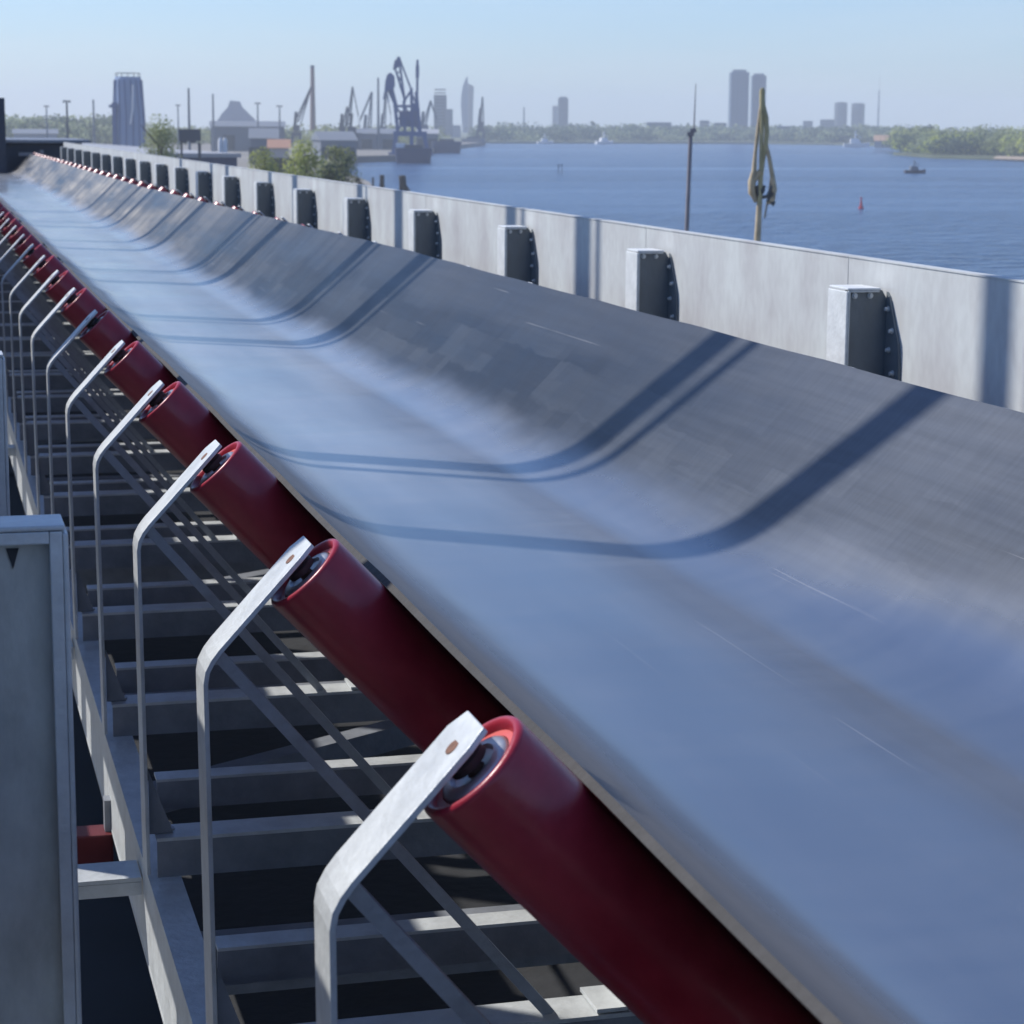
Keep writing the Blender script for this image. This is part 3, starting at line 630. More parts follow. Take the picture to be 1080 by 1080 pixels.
def tower(px0, px1, ptop, D, label, m, base=1.2, dep=None, floors=24, bays=4, crown=True, name='tower_block', group=None, win=B_DARK, rot=0.0):
    s = Site((px0 + px1) / 2, D, base); o = s.thing(name, label, 'building', group); o.rotation_euler.z += rot
    w = s.x(px1) - s.x(px0); h = s.z(s.px, ptop); dep = dep or w
    block(o, 'wall', -w / 2, w / 2, 0, h, dep, m)
    bm = NB()
    for i in range(floors):
        z0 = h * (i + .45) / floors; box(bm, (0, -0.12, z0), (w * .9, .22, h / floors * .45)); box(bm, (-w / 2 - .12, dep / 2, z0), (.22, dep * .9, h / floors * .45)); box(bm, (w / 2 + .12, dep / 2, z0), (.22, dep * .9, h / floors * .45))
    obj('window_band', bm, win, o)
    if bays > 1:
        bm = NB()
        for i in range(1, bays): box(bm, (-w / 2 + w * i / bays, -0.2, h / 2), (w * .035, .36, h * .98))
        obj('pilaster', bm, m, o)
    if crown: block(o, 'roof', -w * .36, w * .36, h + .003, h + w * .14, dep * .7, B_SLATE, dep * .15)
    return o
tower(770, 789, 76, 2000, 'taller of the twin slab towers across the river, left of the yellow mast', B_GLASS, floors=30, name='high_rise', rot=.12)
tower(792.5, 807, 79.5, 2030, 'shorter twin slab tower right behind the yellow mast', B_GLASS, floors=29, name='high_rise', rot=.12)
o = tower(588.5, 599, 103.5, 2200, 'lone apartment tower above the far trees, pale left face and dark right face', B_SLATE, floors=18, bays=3, name='apartment_tower', dep=9)
block(o, 'pale_wing', -10.5, -5.2, 0, 30, 9, B_PALE, .5)
s = Site(467, 1800); o = s.thing('office_block', 'stepped dark office block left of the sail-shaped tower', 'building')
block(o, 'tall_wing', s.x(457.5), s.x(471), 0, s.z(464, 100), 14, B_SLATE); block(o, 'low_wing', s.x(471.05), s.x(477.5), 0, s.z(474, 115), 14, B_SLATE); block(o, 'annex', s.x(477.55), s.x(486), 0, s.z(480, 132), 10, B_ROOF)
bm = NB()
for i in range(14): box(bm, (s.x(464.2), -.12, 4 + i * 2.6), (9, .2, 1.1))
obj('window_band', bm, B_DARK, o)
# sail shaped tower
s = Site(493, 2500); o = s.thing('sail_tower', 'slim glass tower with a curved sail-like outline and pointed top', 'building')
def sail(x0s, x1s, y0, y1, m, nm):
    bm = NB(); poly = [(s.x(a), s.z(a, b)) for a, b in x0s] + [(s.x(a), s.z(a, b)) for a, b in x1s[::-1]]
    prism(bm, poly, 'y', y0, y1); obj(nm, bm, m, o)
sail([(488, 140), (487, 125), (486, 112), (486.5, 100), (488, 91), (490.5, 84), (492.5, 80)], [(493.4, 140), (493.4, 125), (493.4, 112), (493.4, 100), (493.4, 91), (493.4, 86), (492.9, 80)], 0, 14, B_GLASS, 'curved_face')
sail([(493.5, 140), (493.5, 100), (493.5, 88)], [(498.6, 140), (499.4, 100), (499.8, 91)], 3, 16, B_SLATE, 'flat_face')
# twin round towers on the right
for i, (a, b, t, lab) in enumerate(((879.5, 893, 107.5, 'left of the two round topped towers above the far trees'), (897.5, 911.5, 108.5, 'right of the two round topped towers above the far trees'))):
    s = Site((a + b) / 2, 2500, 1.2); o = s.thing('round_tower', lab, 'building', 'two round topped towers'); r = (s.x(b) - s.x(a)) / 2; h = s.z(s.px, t)
    bm = NB(); lathe(bm, [(0, r), (h - 3, r), (h - 1, r * .85), (h, r * .5), (h, 0)], (0, 0, 0), (0, 0, 1), 24); obj('wall', bm, B_SLATE, o, smooth=40)
    bm = NB()
    for k in range(18): lathe(bm, [(h * (k + .4) / 18 - .55, r + .1), (h * (k + .4) / 18 - .55, r + .18), (h * (k + .4) / 18 + .55, r + .18), (h * (k + .4) / 18 + .55, r + .1)], (0, 0, 0), (0, 0, 1), 24)
    obj('window_band', bm, B_DARK, o)
for px0, px1, t, D, lab, m in ((865, 880, 126, 2300, 'wide low grey block left of the two round topped towers', B_SLATE), (847, 857, 127.5, 2300, 'small dark block further left of the two round topped towers', B_SLATE), (682, 708, 129, 1900, 'long flat roofed block above the far trees', B_SLATE), (738, 748, 127, 1900, 'small block left of the twin slab towers', B_PALE), (753, 766, 129.5, 1850, 'low grey block just left of the twin slab towers', B_SLATE), (972, 985, 133, 1300, 'deep blue roofed block rising over the woods at right', B_NAVY), (820, 836, 133, 1800, 'low pale block right of the yellow mast', B_PALE)):
    tower(px0, px1, t, D, lab, m, floors=6, bays=1, crown=False, name='low_block', dep=12)
# masts
def mast(name, label, px, ptop, D, wpx, base, m, top=None, cat='mast', group=None):
    s = Site(px, D, base); o = s.thing(name, label, cat, group); h = s.z(px, ptop); w = wpx * D / F_PX
    bm = NB(); lathe(bm, [(0, w * .62), (h * .5, w * .5), (h, w * .38), (h, 0)], (0, 0, 0), (0, 0, 1), 12); obj('pole', bm, m, o, smooth=50)
    if top == 'lamps':
        bm = NB(); box(bm, (0, 0, h + w * .2), (w * 3.2, w, w * .4)); box(bm, (-w * 1.2, -w * .3, h - w * .2), (w * .8, w * .8, w * .7)); box(bm, (w * 1.2, -w * .3, h - w * .2), (w * .8, w * .8, w * .7)); obj('lamp_head', bm, CRD, o)
    if top == 'aerial':
        bm = NB(); lathe(bm, [(0, w * .1), (w * 12, w * .04), (w * 12, 0)], (0, 0, h), (0, 0, 1), 6); obj('aerial', bm, m, o)
    return s, o, h, w
mg = 'floodlight poles over the port yard'
mast('light_pole', 'tall dark floodlight pole in the yard, nearest to the belt end', 71, 107, 420, 2.4, 2, CRD, 'lamps', 'pole', mg)
mast('light_pole', 'thin pale floodlight pole left of the tall dark one', 49.5, 112, 520, 1.6, 2, B_SLATE, 'lamps', 'pole', mg)
mast('light_pole', 'short stout pole just left of the blue tower', 99, 105, 700, 2.2, 2, B_SLATE, None, 'pole', mg)
mast('light_pole', 'faint pole with lamps between blue tower and dark platform', 188, 111, 600, 1.5, 2, B_SLATE, 'lamps', 'pole', mg)
mast('light_pole', 'plain tall pole rising right above the dark platform', 199.5, 93, 480, 2.6, 2, B_SLATE, None, 'pole', mg)
mast('light_pole', 'faint slim mast left of the pyramid roof', 225, 99, 800, 2.2, 2, B_SLATE, None, 'pole', mg)
mast('light_pole', 'floodlight pole right of the pyramid roof', 272, 109, 800, 1.8, 2, B_SLATE, 'lamps', 'pole', mg)
mast('light_pole', 'floodlight pole left of the slanting crane', 295, 112, 800, 1.8, 2, B_SLATE, 'lamps', 'pole', mg)
mast('light_pole', 'plain pale mast between the two jib cranes', 399, 82, 900, 2.6, 2, B_SLATE, None, 'pole', mg)
mast('radio_mast', 'very faint thin radio mast right of the round topped towers', 926, 95, 2500, 1.6, 1.2, B_SLATE, 'aerial')
mast('radio_mast', 'faint spire left of the lone apartment tower', 552.5, 113, 2400, 2.0, 1.2, B_SLATE, None)
s, o, h, w = mast('chimney', 'tall red-brown brick chimney in the port', 330, 69, 1150, 5.2, 2, BRICKR, None, 'chimney')
bm = NB(); lathe(bm, [(h + .02, w * .42), (h - 1.2, w * .42)], (0, 0, 0), (0, 0, 1), 12); obj('rim', bm, CRD, o)
# blue tower wrapped in cladding
s = Site(136, 650); o = s.thing('silo_tower', 'big blue-grey clad tower in the port, left of the pale green tree', 'tower')
bm = NB(); h = s.z(136, 81); r0 = (s.x(152.5) - s.x(122)) / 2
lathe(bm, [(0, r0 * 1.12), (h * .45, r0 * 1.08), (h * .75, r0), (h * .97, r0 * .92), (h, r0 * .88), (h, 0)], (0, 0, 0), (0, 0, 1), 14); obj('cladding', bm, B_BLUE, o)
bm = NB(); rg = random.Random(4)
for k in range(14):
    a = 2 * math.pi * k / 14; tube(bm, [(math.cos(a) * r0 * 1.14, math.sin(a) * r0 * 1.14, 0), (math.cos(a + .06) * r0 * 1.09, math.sin(a + .06) * r0 * 1.09, h * .5), (math.cos(a - .05) * r0 * .95, math.sin(a - .05) * r0 * .95, h * .96)], .22, 5)
obj('rib', bm, CRB, o)
bm = NB()
for k in range(12): a = 2 * math.pi * k / 12; box(bm, (math.cos(a) * r0 * .84, math.sin(a) * r0 * .84, h + .5), (.2, .2, 1.1))
lathe(bm, [(h + .95, r0 * .83), (h + 1.1, r0 * .85), (h + .95, r0 * .86)], (0, 0, 0), (0, 0, 1), 24); obj('railing', bm, CRD, o)
bm = NB(); x0 = s.x(121); box(bm, (x0, -2.5, s.z(121, 108) / 2), (1.3, 1.3, s.z(121, 108))); box(bm, (x0 - .3, -2.5, s.z(121, 112)), (2.4, 1.6, .8)); obj('stair_shaft', bm, CRB, o)
bm = NB(); tube(bm, [(s.x(141), -r0 - .4, h * .9), (s.x(140), -r0 - .5, h * .6), (s.x(137.5), -r0 - .6, h * .42)], .28, 6); obj('pipe', bm, B_WHITE, o)
# pyramid-like building with low dark hall
s = Site(250, 1700); o = s.thing('pyramid_building', 'hazy building with a stepped pyramid outline left of the chimney', 'building')
bm = NB(); prism(bm, [(s.x(228), 0), (s.x(228), s.z(228, 129)), (s.x(234), s.z(234, 120)), (s.x(240.5), s.z(240, 113)), (s.x(243), s.z(243, 106)), (s.x(253.5), s.z(253, 107)), (s.x(256), s.z(256, 113)), (s.x(264), s.z(264, 121)), (s.x(272), s.z(272, 129)), (s.x(272), 0)], 'y', 0, 45); obj('glass_slope', bm, B_GLASS, o)
block(o, 'plinth', s.x(224), s.x(276), 0, s.z(250, 129.5), 20, B_SLATE, -20.1)
def hall(px0, px1, ptop, D, label, m, roofm, dep=26, rise=2.0, rot=0):
    s = Site((px0 + px1) / 2, D); o = s.thing('warehouse', label, 'building'); o.rotation_euler.z += rot
    x0, x1 = s.x(px0), s.x(px1); h = s.z(s.px, ptop)
    block(o, 'wall', x0, x1, 0, h, dep, m)
    bm = NB(); prism(bm, [(-.5, h + .004), (dep + .5, h + .004), (dep / 2, h + rise)], 'x', x0 - .5, x1 + .5); obj('roof', bm, roofm, o)
    bm = NB(); n = max(2, int((x1 - x0) / 14))
    bm.free()
    for i in range(n):
        bm = NB(); box(bm, (x0 + (x1 - x0) * (i + .5) / n, -.06, h * .35), (4.2, .1, h * .6)); obj('door', bm, B_DARK, o)
    return o
hall(222, 300, 133.5, 820, 'long slate warehouse below the pyramid outline', B_SLATE, B_SLATE)
hall(264, 292, 146, 560, 'arched dark shed above the low olive bush', B_SLATE, B_SLATE, 18, 2.5)
hall(284, 304, 156, 430, 'low shed with an orange-brown roof beside the bright tree', B_PALE, mat('orange_tile_roof', (0.34, 0.19, 0.13), .8), 14, 1.6)
hall(338, 376, 148, 640, 'pale roofed shed behind the bright yellow-green tree', B_SLATE, B_SLATE, 22, 2.5, .12)
hall(14, 60, 141, 760, 'low pale warehouse at the far left of the yard', B_ROOF, B_SLATE, 24, 1.5)
hall(376, 420, 141, 900, 'dark shed left of the large blue crane', B_SLATE, B_SLATE, 30, 2)
hall(440, 462, 141, 980, 'dark shed right of the large blue crane', B_SLATE, B_ROOF, 30, 2)
# long shed running beside the conveyor
w1, w2 = ground(-60, 140.5, 8.0), ground(250, 161.5, 8.0); d = (w1 - w2); L_ = d.length
o = thing('long_shed', 'long dark blue shed with a pale roof edge beyond the wall', 'building', (w2.x, w2.y, 2), math.atan2(d.y, d.x))
block(o, 'wall', 0, L_, 0, 5.4, 16, B_NAVY); block(o, 'roof', -.3, L_ + .3, 5.404, 5.95, 17, B_ROOF, -.5)
# raised dark platform
s = Site(200, 300); o = s.thing('raised_platform', 'dark raised platform on posts right of the pale green tree', 'platform')
bm = NB(); box(bm, (0, 0, s.z(200, 142.5)), (s.x(212) - s.x(189), 2, 1.55)); box(bm, (s.x(193), 0, s.z(193, 147)), (.9, 1.6, .9)); box(bm, (s.x(203), 0, s.z(203, 147.2)), (.7, 1.6, .9)); obj('deck', bm, CRD, o)
bm = NB(); box(bm, (s.x(210), 0, s.z(210, 150) / 2 - .1), (.4, .4, s.z(210, 150))); obj('leg', bm, CRD, o)
bm = NB(); box(bm, (s.x(191), 0.5, s.z(210, 150) / 2 - .1), (.3, .3, s.z(210, 150))); obj('leg', bm, CRD, o)
# white tanks by the shed
for i, (px, lab) in enumerate(((232, 'left of two slim white silos by the dark blue shed'), (237, 'right of two slim white silos by the dark blue shed'))):
    s = Site(px, 340); o = s.thing('white_silo', lab, 'silo', 'two slim white silos'); h = s.z(px, 145); r = .34
    bm = NB(); lathe(bm, [(0, r * .3), (1.5, r), (h - .5, r), (h, r * .4), (h, 0)], (0, 0, 0), (0, 0, 1), 14); obj('shell', bm, B_WHITE, o, smooth=40)
    bm = NB(); box(bm, (0, 0, h * .3), (.5, .5, h * .6)); obj('support', bm, B_SLATE, o)

def jib_crane(px, pbase, D, label, m, portal=(-10, 12, 28), house=(.75, 6.5), jib=((4, -28), (-2, -72), (-20, -40)), mast_top=None, cw=None, base=2.0):
    """portal jib crane; pixel offsets are from (px, pbase), used only to size the parts in metres"""
    s = Site(px, D, base); o = s.thing('portal_crane', label, 'crane', 'portal cranes in the port'); u = D / F_PX
    zb = 0; pw0, pw1, ph = portal; t = 0.6 + 1.3 * u
    for sx in (pw0, pw1):
        for yy in (-4, 4):
            bm = NB(); bar(bm, (sx * u, yy, 0), (sx * u * .8, yy * .8, ph * u), t, t); box(bm, (sx * u, yy, .3), (t * 2.6, t * 1.5, .6)); obj('leg', bm, m, o)
    bm = NB(); box(bm, ((pw0 + pw1) * u / 2, 0, ph * u), ((pw1 - pw0) * u * .95, 8, t * 1.6)); bar(bm, (pw0 * u, -4, ph * u * .45), (pw1 * u, -4, ph * u * .45), t * .6, t * .6); obj('portal_beam', bm, m, o)
    c0 = ph * u + t
    bm = NB(); box(bm, ((pw0 + pw1) * u / 2, 0, c0 + house[1] * u * .5), ((pw1 - pw0) * u * house[0], 5, house[1] * u)); bar(bm, ((pw0 + pw1) * u / 2 - 2 * u, 0, c0), ((pw0 + pw1) * u / 2, 0, c0 + 20 * u), 3.2 * u, 3.2 * u); obj('machine_house', bm, m, o)
    bm = NB(); (ax, ay), (bx, by), (ex, ey) = jib
    A, Bp, Ep = Vector((ax * u, 0, -ay * u)), Vector((bx * u, 0, -by * u)), Vector((ex * u, 0, -ey * u))
    for off in (-1.2, 1.2):
        bar(bm, A + Vector((0, off, 0)), Bp + Vector((0, off * .4, 0)), 1.0 * u + .25, .6)
        bar(bm, A + Vector((3.2 * u, off, 0)), Bp + Vector((0.5 * u, off * .4, 0)), .8 * u + .2, .5)
    for k in range(9):
        f0, f1 = k / 9, (k + 1) / 9; P0 = A.lerp(Bp, f0); P1 = (A + Vector((3.2 * u, 0, 0))).lerp(Bp, f1); bar(bm, P0, P1, .5 * u, .5 * u)
    obj('jib', bm, m, o)
    bm = NB(); bar(bm, Bp, Ep, .6 * u + .2, .6); bar(bm, Bp + Vector((0, .8, -2 * u)), Ep + Vector((0, .8, -1.5 * u)), .4 * u, .4); tube(bm, [Ep, Ep - Vector((0, 0, 9 * u))], .12 * u + .05, 5); box(bm, Ep - Vector((0, 0, 10 * u)), (2 * u, 1.5, 2.2 * u)); obj('fly_jib', bm, m, o)
    if cw:
        bm = NB(); x, y, w_, h_ = cw; cx = Vector((x * u, 0, -y * u)); poly = [(-.35, -.5), (.3, -.45), (.5, .05), (.3, .45), (-.1, .5), (-.5, .1)]
        prism(bm, [(cx.x + a * w_ * u, cx.z + b * h_ * u) for a, b in poly], 'y', -2, 2); bar(bm, cx, A + Vector((-2 * u, 0, -4 * u)), 1.5 * u, 1.2); bar(bm, cx, A + Vector((1 * u, 0, 16 * u)), 1.0 * u, .8); obj('counterweight', bm, m, o)
    if mast_top:
        bm = NB(); x, y = mast_top; bar(bm, (x * u, 0, c0), (x * u, 0, -y * u), 2.0 * u, 2.0 * u); box(bm, (x * u, 0, -y * u * .86), (2.8 * u, 2.6 * u, 4 * u)); obj('mast', bm, m, o)
    return o
s = Site(431, 752); o = s.thing('portal_crane', 'largest blue portal crane with dark counterweight by the water', 'crane', 'portal cranes in the port')
def cb_(bm, pts, th, y=0.0):
    P = [Vector((s.x(a), y, s.z(a, b))) for a, b in pts]
    for p, q in zip(P, P[1:]): bar(bm, p, q, th, th)
def cpart(nm, segs, m=CRB):
    bm = NB()
    for pts, th, ys in segs:
        for y in ys: cb_(bm, pts, th, y)
    return obj(nm, bm, m, o)
for a0, b0, a1 in ((414.5, 167, 418), (434, 167, 434), (452, 165, 447)):
    for y in (-4.5, 4.5):
        bm = NB(); P0, P1 = Vector((s.x(a0), y, 0)), Vector((s.x(a1), y, s.z(a1, 141))); bar(bm, P0, P1, 1.3, 1.3); box(bm, P0 + Vector((0, 0, .4)), (3, 1.8, .8)); obj('leg', bm, CRB, o)
bm = NB(); x0, x1 = s.x(415), s.x(450); zt = s.z(432, 138.5); zb = s.z(432, 143.5); box(bm, ((x0 + x1) / 2, 0, (zt + zb) / 2), (x1 - x0, 10, zt - zb)); obj('portal_beam', bm, CRB, o)
cpart('tower_frame', [([(419.5, 139), (416.5, 110)], 1.1, (-3, 3)), ([(427, 139), (426, 106)], .9, (-3, 3)), ([(435, 139), (433.8, 93)], 1.0, (-3, 3)), ([(443, 139), (439, 97)], 1.1, (-3, 3)),
    ([(418, 112), (439, 112)], .8, (-3, 3)), ([(418.5, 125), (441, 125)], .8, (-3, 3)), ([(417, 112), (427, 125), (419, 138)], .6, (-3, 3)), ([(434, 98), (440, 112), (434, 125), (442, 138)], .6, (-3, 3)), ([(426, 107), (434, 95)], .7, (-3, 3)), ([(427, 112), (434, 125)], .6, (-3, 3))])
bm = NB(); box(bm, ((s.x(421) + s.x(441)) / 2, 0, (s.z(431, 134) + s.z(431, 117)) / 2), (s.x(441) - s.x(421), 4.4, s.z(431, 117) - s.z(431, 134))); box(bm, (s.x(438.5), -2.6, s.z(438, 113)), (2.2, 2.4, 2.6)); obj('machine_house', bm, CRB, o)
cpart('jib', [([(420.8, 60), (427, 108)], .75, (-1.2, 1.2)), ([(420.8, 60), (434, 95)], .6, (-1, 1)), ([(417.5, 74), (427, 106)], .7, (-1.2, 1.2)), ([(423, 74), (418.5, 78), (425, 88), (421.5, 91), (427, 99)], .45, (0,)), ([(421, 60), (416, 74)], 1.1, (0,)), ([(419.5, 64), (417.5, 71)], 1.8, (0,))])
bm = NB(); poly = [(405.5, 98), (406.5, 86), (408.5, 79), (412, 76.5), (416.2, 80), (416.8, 90), (414, 97), (411, 94), (408.5, 97)]
prism(bm, [(s.x(a), s.z(a, b)) for a, b in poly], 'y', -2.2, 2.2); cb_(bm, [(413, 93), (417.5, 112)], 1.3); cb_(bm, [(410, 95), (420, 118)], .9); cb_(bm, [(406, 97), (404.8, 105)], .5); cb_(bm, [(408, 97), (410, 108)], .5); obj('counterweight', bm, CRB, o)
cpart('mast', [([(440, 100), (440.4, 63)], .8, (0,)), ([(440.2, 82), (440.3, 69)], 1.2, (0,))])
jib_crane(371, 150, 900, 'portal crane with jib raised to a point left of the largest blue crane', CRD, (-6, 6, 14), (.75, 6.5), ((-5, -24), (1, -64), (7, -34)))
jib_crane(386, 150, 930, 'slim pale crane between pointed jib and largest blue crane', B_SLATE, (-5, 5, 12), (.75, 6.5), ((2, -20), (6, -58), (-6, -30)))
jib_crane(313, 148, 950, 'dark crane slanting up towards the brick chimney', CRD, (-5, 4, 14), (.75, 6.5), ((-2, -26), (15, -62), (4, -24)))
jib_crane(446, 152, 1000, 'low pale crane partly hidden behind the largest blue crane', B_SLATE, (-6, 7, 14), (.75, 6.5), ((0, -22), (8, -48), (14, -30)))
jib_crane(361, 149, 960, 'low dark crane left of the pointed jib', CRD, (-4, 4, 12), (.75, 6.5), ((0, -20), (5, -42), (10, -28)))
jib_crane(404, 150, 980, 'slim grey crane just left of the dark counterweight', B_SLATE, (-4, 4, 12), (.75, 6.5), ((-1, -18), (3, -60), (8, -34)))
jib_crane(507, 154, 1350, 'small dark crane at the tip of the port beside the sail-shaped tower', CRD, (-4, 4, 12), (.75, 6.5), ((0, -18), (1.5, -46), (-1, -24)))
# moored ships
def ship(px0, px1, pwl, pdeck, D, label, m, house=None, base=0.0):
    s = Site((px0 + px1) / 2, D, base); o = s.thing('moored_ship', label, 'ship'); x0, x1 = s.x(px0), s.x(px1); h = s.z(s.px, pdeck); w = min(14, (x1 - x0) * .4)
    bm = NB(); rows = []
    for f, zz, sc in ((0, -.5, .84), (.3, .0, .9), (.7, h * .6, .97), (1, h, 1.0)):
        ring = []
        for k in range(20):
            a = 2 * math.pi * k / 20; ex = math.copysign(abs(math.cos(a)) ** .6, math.cos(a)); ey = math.copysign(abs(math.sin(a)) ** .6, math.sin(a))
            ring.append(bm.verts.new(((x1 - x0) / 2 * sc * ex, w / 2 * sc * ey, zz)))
        rows.append(ring)
    for a, b in zip(rows, rows[1:]):
        for k in range(20): bm.faces.new([a[k], a[(k + 1) % 20], b[(k + 1) % 20], b[k]])
    bm.faces.new(rows[-1]); bm.faces.new(rows[0][::-1]); obj('hull', bm, m, o, smooth=35)
    if house:
        a, b, t = house; block(o, 'deckhouse', s.x(a), s.x(b), h + .01, s.z((a + b) / 2, t), w * .5, B_WHITE, -w * .25)
    bm = NB(); box(bm, (0, 0, h + .5), ((x1 - x0) * .5, w * .5, 1.0)); obj('hatch', bm, CRD, o)
    return o
ship(416, 456, 168.5, 156, 706, 'dark hulled ship moored under the largest blue crane', B_NAVY, (417.5, 428, 151))
ship(455, 487, 160.0, 149, 960, 'low dark barge moored right of the largest blue crane', B_NAVY)
ship(486, 512, 154, 146, 1320, 'small grey barge at the tip of the port', B_SLATE)
# small boats on the river
def boat(px, pwl, D, L_, label, hull, cabin, name='motor_boat', rot=0.3):
    s = Site(px, D, 0); o = s.thing(name, label, 'boat'); o.rotation_euler.z += rot
    bm = NB(); st = [(-.5, .85, .9), (-.25, 1, .8), (.1, 1, .85), (.35, .7, 1.0), (.5, .05, 1.25)]; rows = []
    for f, wd, ht in st:
        x = f * L_; w = wd * L_ * .17; z = ht * L_ * .16; rows.append([bm.verts.new(q) for q in ((x, -w, z), (x, -w * .7, -.3), (x, w * .7, -.3), (x, w, z))])
    for a, b in zip(rows, rows[1:]):
        for k in range(3): bm.faces.new([a[k], a[k + 1], b[k + 1], b[k]])
        bm.faces.new([a[3], a[0], b[0], b[3]])
    bm.faces.new(rows[0]); bm.faces.new(rows[-1][::-1]); obj('hull', bm, hull, o)
    bm = NB(); prism(bm, [(-.28 * L_, .14 * L_), (.16 * L_, .14 * L_), (.08 * L_, .33 * L_), (-.22 * L_, .33 * L_)], 'y', -.11 * L_, .11 * L_); obj('cabin', bm, cabin, o)
    bm = NB(); bar(bm, (-.05 * L_, 0, .33 * L_), (-.05 * L_, 0, .62 * L_), .05 * L_, .05 * L_); bar(bm, (-.05 * L_, 0, .5 * L_), (.2 * L_, 0, .36 * L_), .03 * L_, .03 * L_); obj('mast', bm, cabin, o)
    return o
boat(967, 181.5, 610, 5.8, 'dark tug boat with a white wheelhouse on the river at right', mat('tug_hull', (.06, .05, .06), .5), B_SLATE, 'tug_boat')
boat(575.5, 150, 1480, 11, 'white yacht on the far bank below the lone apartment tower', B_WHITE, B_WHITE, 'yacht', .2)
boat(638, 150, 1480, 13, 'white sailing yacht by the far bank left of the thin mast', B_WHITE, B_WHITE, 'yacht', .5)
boat(904, 155.5, 1400, 16, 'white yacht moored below the round topped towers', B_WHITE, B_WHITE, 'yacht', .1)
s = Site(930, 1230, 1.0); o = s.thing('boat_house', 'tan roofed boat house on the bank left of the woods', 'building')
block(o, 'wall', s.x(923), s.x(942), 0, 4.0, 8, B_PALE); bm = NB(); prism(bm, [(-1, 4.01), (9, 4.01), (4, 7)], 'x', s.x(922), s.x(943)); obj('roof', bm, B_TAN, o)
BUOY = mat('red_buoy_paint', (0.5, 0.04, 0.05), 0.5)
s = Site(911, 338, 0); o = s.thing('channel_buoy', 'small red channel buoy floating on the river', 'buoy')
bm = NB(); lathe(bm, [(-.3, .1), (0, .40), (.25, .40), (.3, .2), (1.0, .14), (1.5, .05), (1.5, 0)], (0, 0, 0), (0, 0, 1), 14); obj('float', bm, BUOY, o, smooth=30)
bm = NB(); lathe(bm, [(1.45, .13), (1.7, .13), (1.7, 0)], (0, 0, 0), (0, 0, 1), 10); obj('topmark', bm, BUOY, o)
for px, lab in ((589.5, 'left of two thin stakes standing in the water'), (593, 'right of two thin stakes standing in the water')):
    s = Site(px, 560, 0); o = s.thing('channel_stake', lab, 'stake', 'two thin stakes in the water')
    bm = NB(); lathe(bm, [(-1, .12), (2.4, .08), (2.4, 0)], (0, 0, 0), (0, 0, 1), 8); obj('pole', bm, CRD, o)
    bm = NB(); box(bm, (0, 0, 2.2), (.35, .35, .5)); obj('topmark', bm, CRD, o)
# mooring dolphins near the quay
def dolphin(px, ptop, D, label, wpx, lean):
    s = Site(px, D, 0); o = s.thing('mooring_dolphin', label, 'mooring post', 'old timber mooring posts in the water'); h = s.z(px, ptop); w = wpx * D / F_PX
    bm = NB()
    for k in range(5): a = 2 * math.pi * k / 5; tube(bm, [(math.cos(a) * w * .55 + lean, math.sin(a) * w * .55, -1), (math.cos(a) * w * .25, math.sin(a) * w * .25, h)], .16 * w + .05, 7)
    obj('piles', bm, B_BROWN, o)
    bm = NB(); lathe(bm, [(h - .6, w * .42), (h - .1, w * .44), (h, w * .3), (h, 0)], (0, 0, 0), (0, 0, 1), 10); obj('cap', bm, B_BROWN, o)
    if lean: 
        bm = NB(); bar(bm, (w * .2, 0, h * .75), (w * 1.0, 0, h * .45), .5 * w, .4 * w); obj('fender', bm, B_BROWN, o)
dolphin(402.5, 184.5, 330, 'narrow dark mooring post left of the wider one', 5, 0)
dolphin(424, 185, 330, 'wide dark mooring post with a side fender', 8, .25)
dolphin(393, 187, 330, 'slim pale mooring stake beside the twiggy bush', 1.8, 0)

# ------------------------------------------------------------------ quay objects just beyond the wall
MASTM = mat('brown_steel_mast', (0.27, 0.245, 0.25), .6, 0, .15, 3)
s = Site(717.5, 44); o = s.thing('quay_mast', 'thin brown steel mast with an aerial standing behind the wall', 'mast')
h = s.z(720, 140); bm = NB(); lathe(bm, [(0, .055), (h * .6, .048), (h, .04), (h, 0)], (0, 0, 0), (0, 0, 1), 14); obj('pole', bm, MASTM, o, smooth=40)
bm = NB(); box(bm, (0, 0, h - .02), (.13, .13, .08)); box(bm, (0.05, -.04, h + .05), (.12, .09, .07)); obj('lamp_head', bm, MASTM, o)
bm = NB(); lathe(bm, [(h, .016), (h + .95, .007), (h + .95, 0)], (0.06, 0, 0), (0, 0, 1), 6); obj('aerial', bm, MASTM, o)
o.rotation_euler.y = R(1.2)
YEL = mat('faded_yellow_paint', (0.44, 0.38, 0.20), .65, 0, .25, 3); YEL2 = mat('ochre_rope', (0.52, 0.42, 0.27), .9, 0, .25, 6); DRK = mat('greasy_dark_steel', (0.12, 0.12, 0.11), .6)
s = Site(802, 40); o = s.thing('quay_derrick', 'yellow folded derrick with slack hoses hanging round its pole', 'derrick')
X = lambda px: s.x(px); Z = lambda py: s.z(803, py)
def T(pts, rad, nm, m, n=8, y=0.0):
    bm = NB(); tube(bm, [(X(a), y + (i % 2) * .02, Z(b)) for i, (a, b) in enumerate(pts)], rad, n); obj(nm, bm, m, o, smooth=50)
bm = NB(); tube(bm, [(X(802), 0, 0), (X(802), 0, Z(252)), (X(803), 0, Z(215))], [.09, .06, .05], 10); obj('lower_post', bm, YEL2, o, smooth=50)
T([(803, 216), (804, 180), (803.5, 150), (803, 95)], [.05, .04, .035, .05], 'boom', YEL)
T([(803, 93), (804.5, 110), (808, 124), (809, 140), (808, 156), (806, 170), (804.5, 190)], [.035, .035, .042, .042, .04, .03, .025], 'hose', YEL)
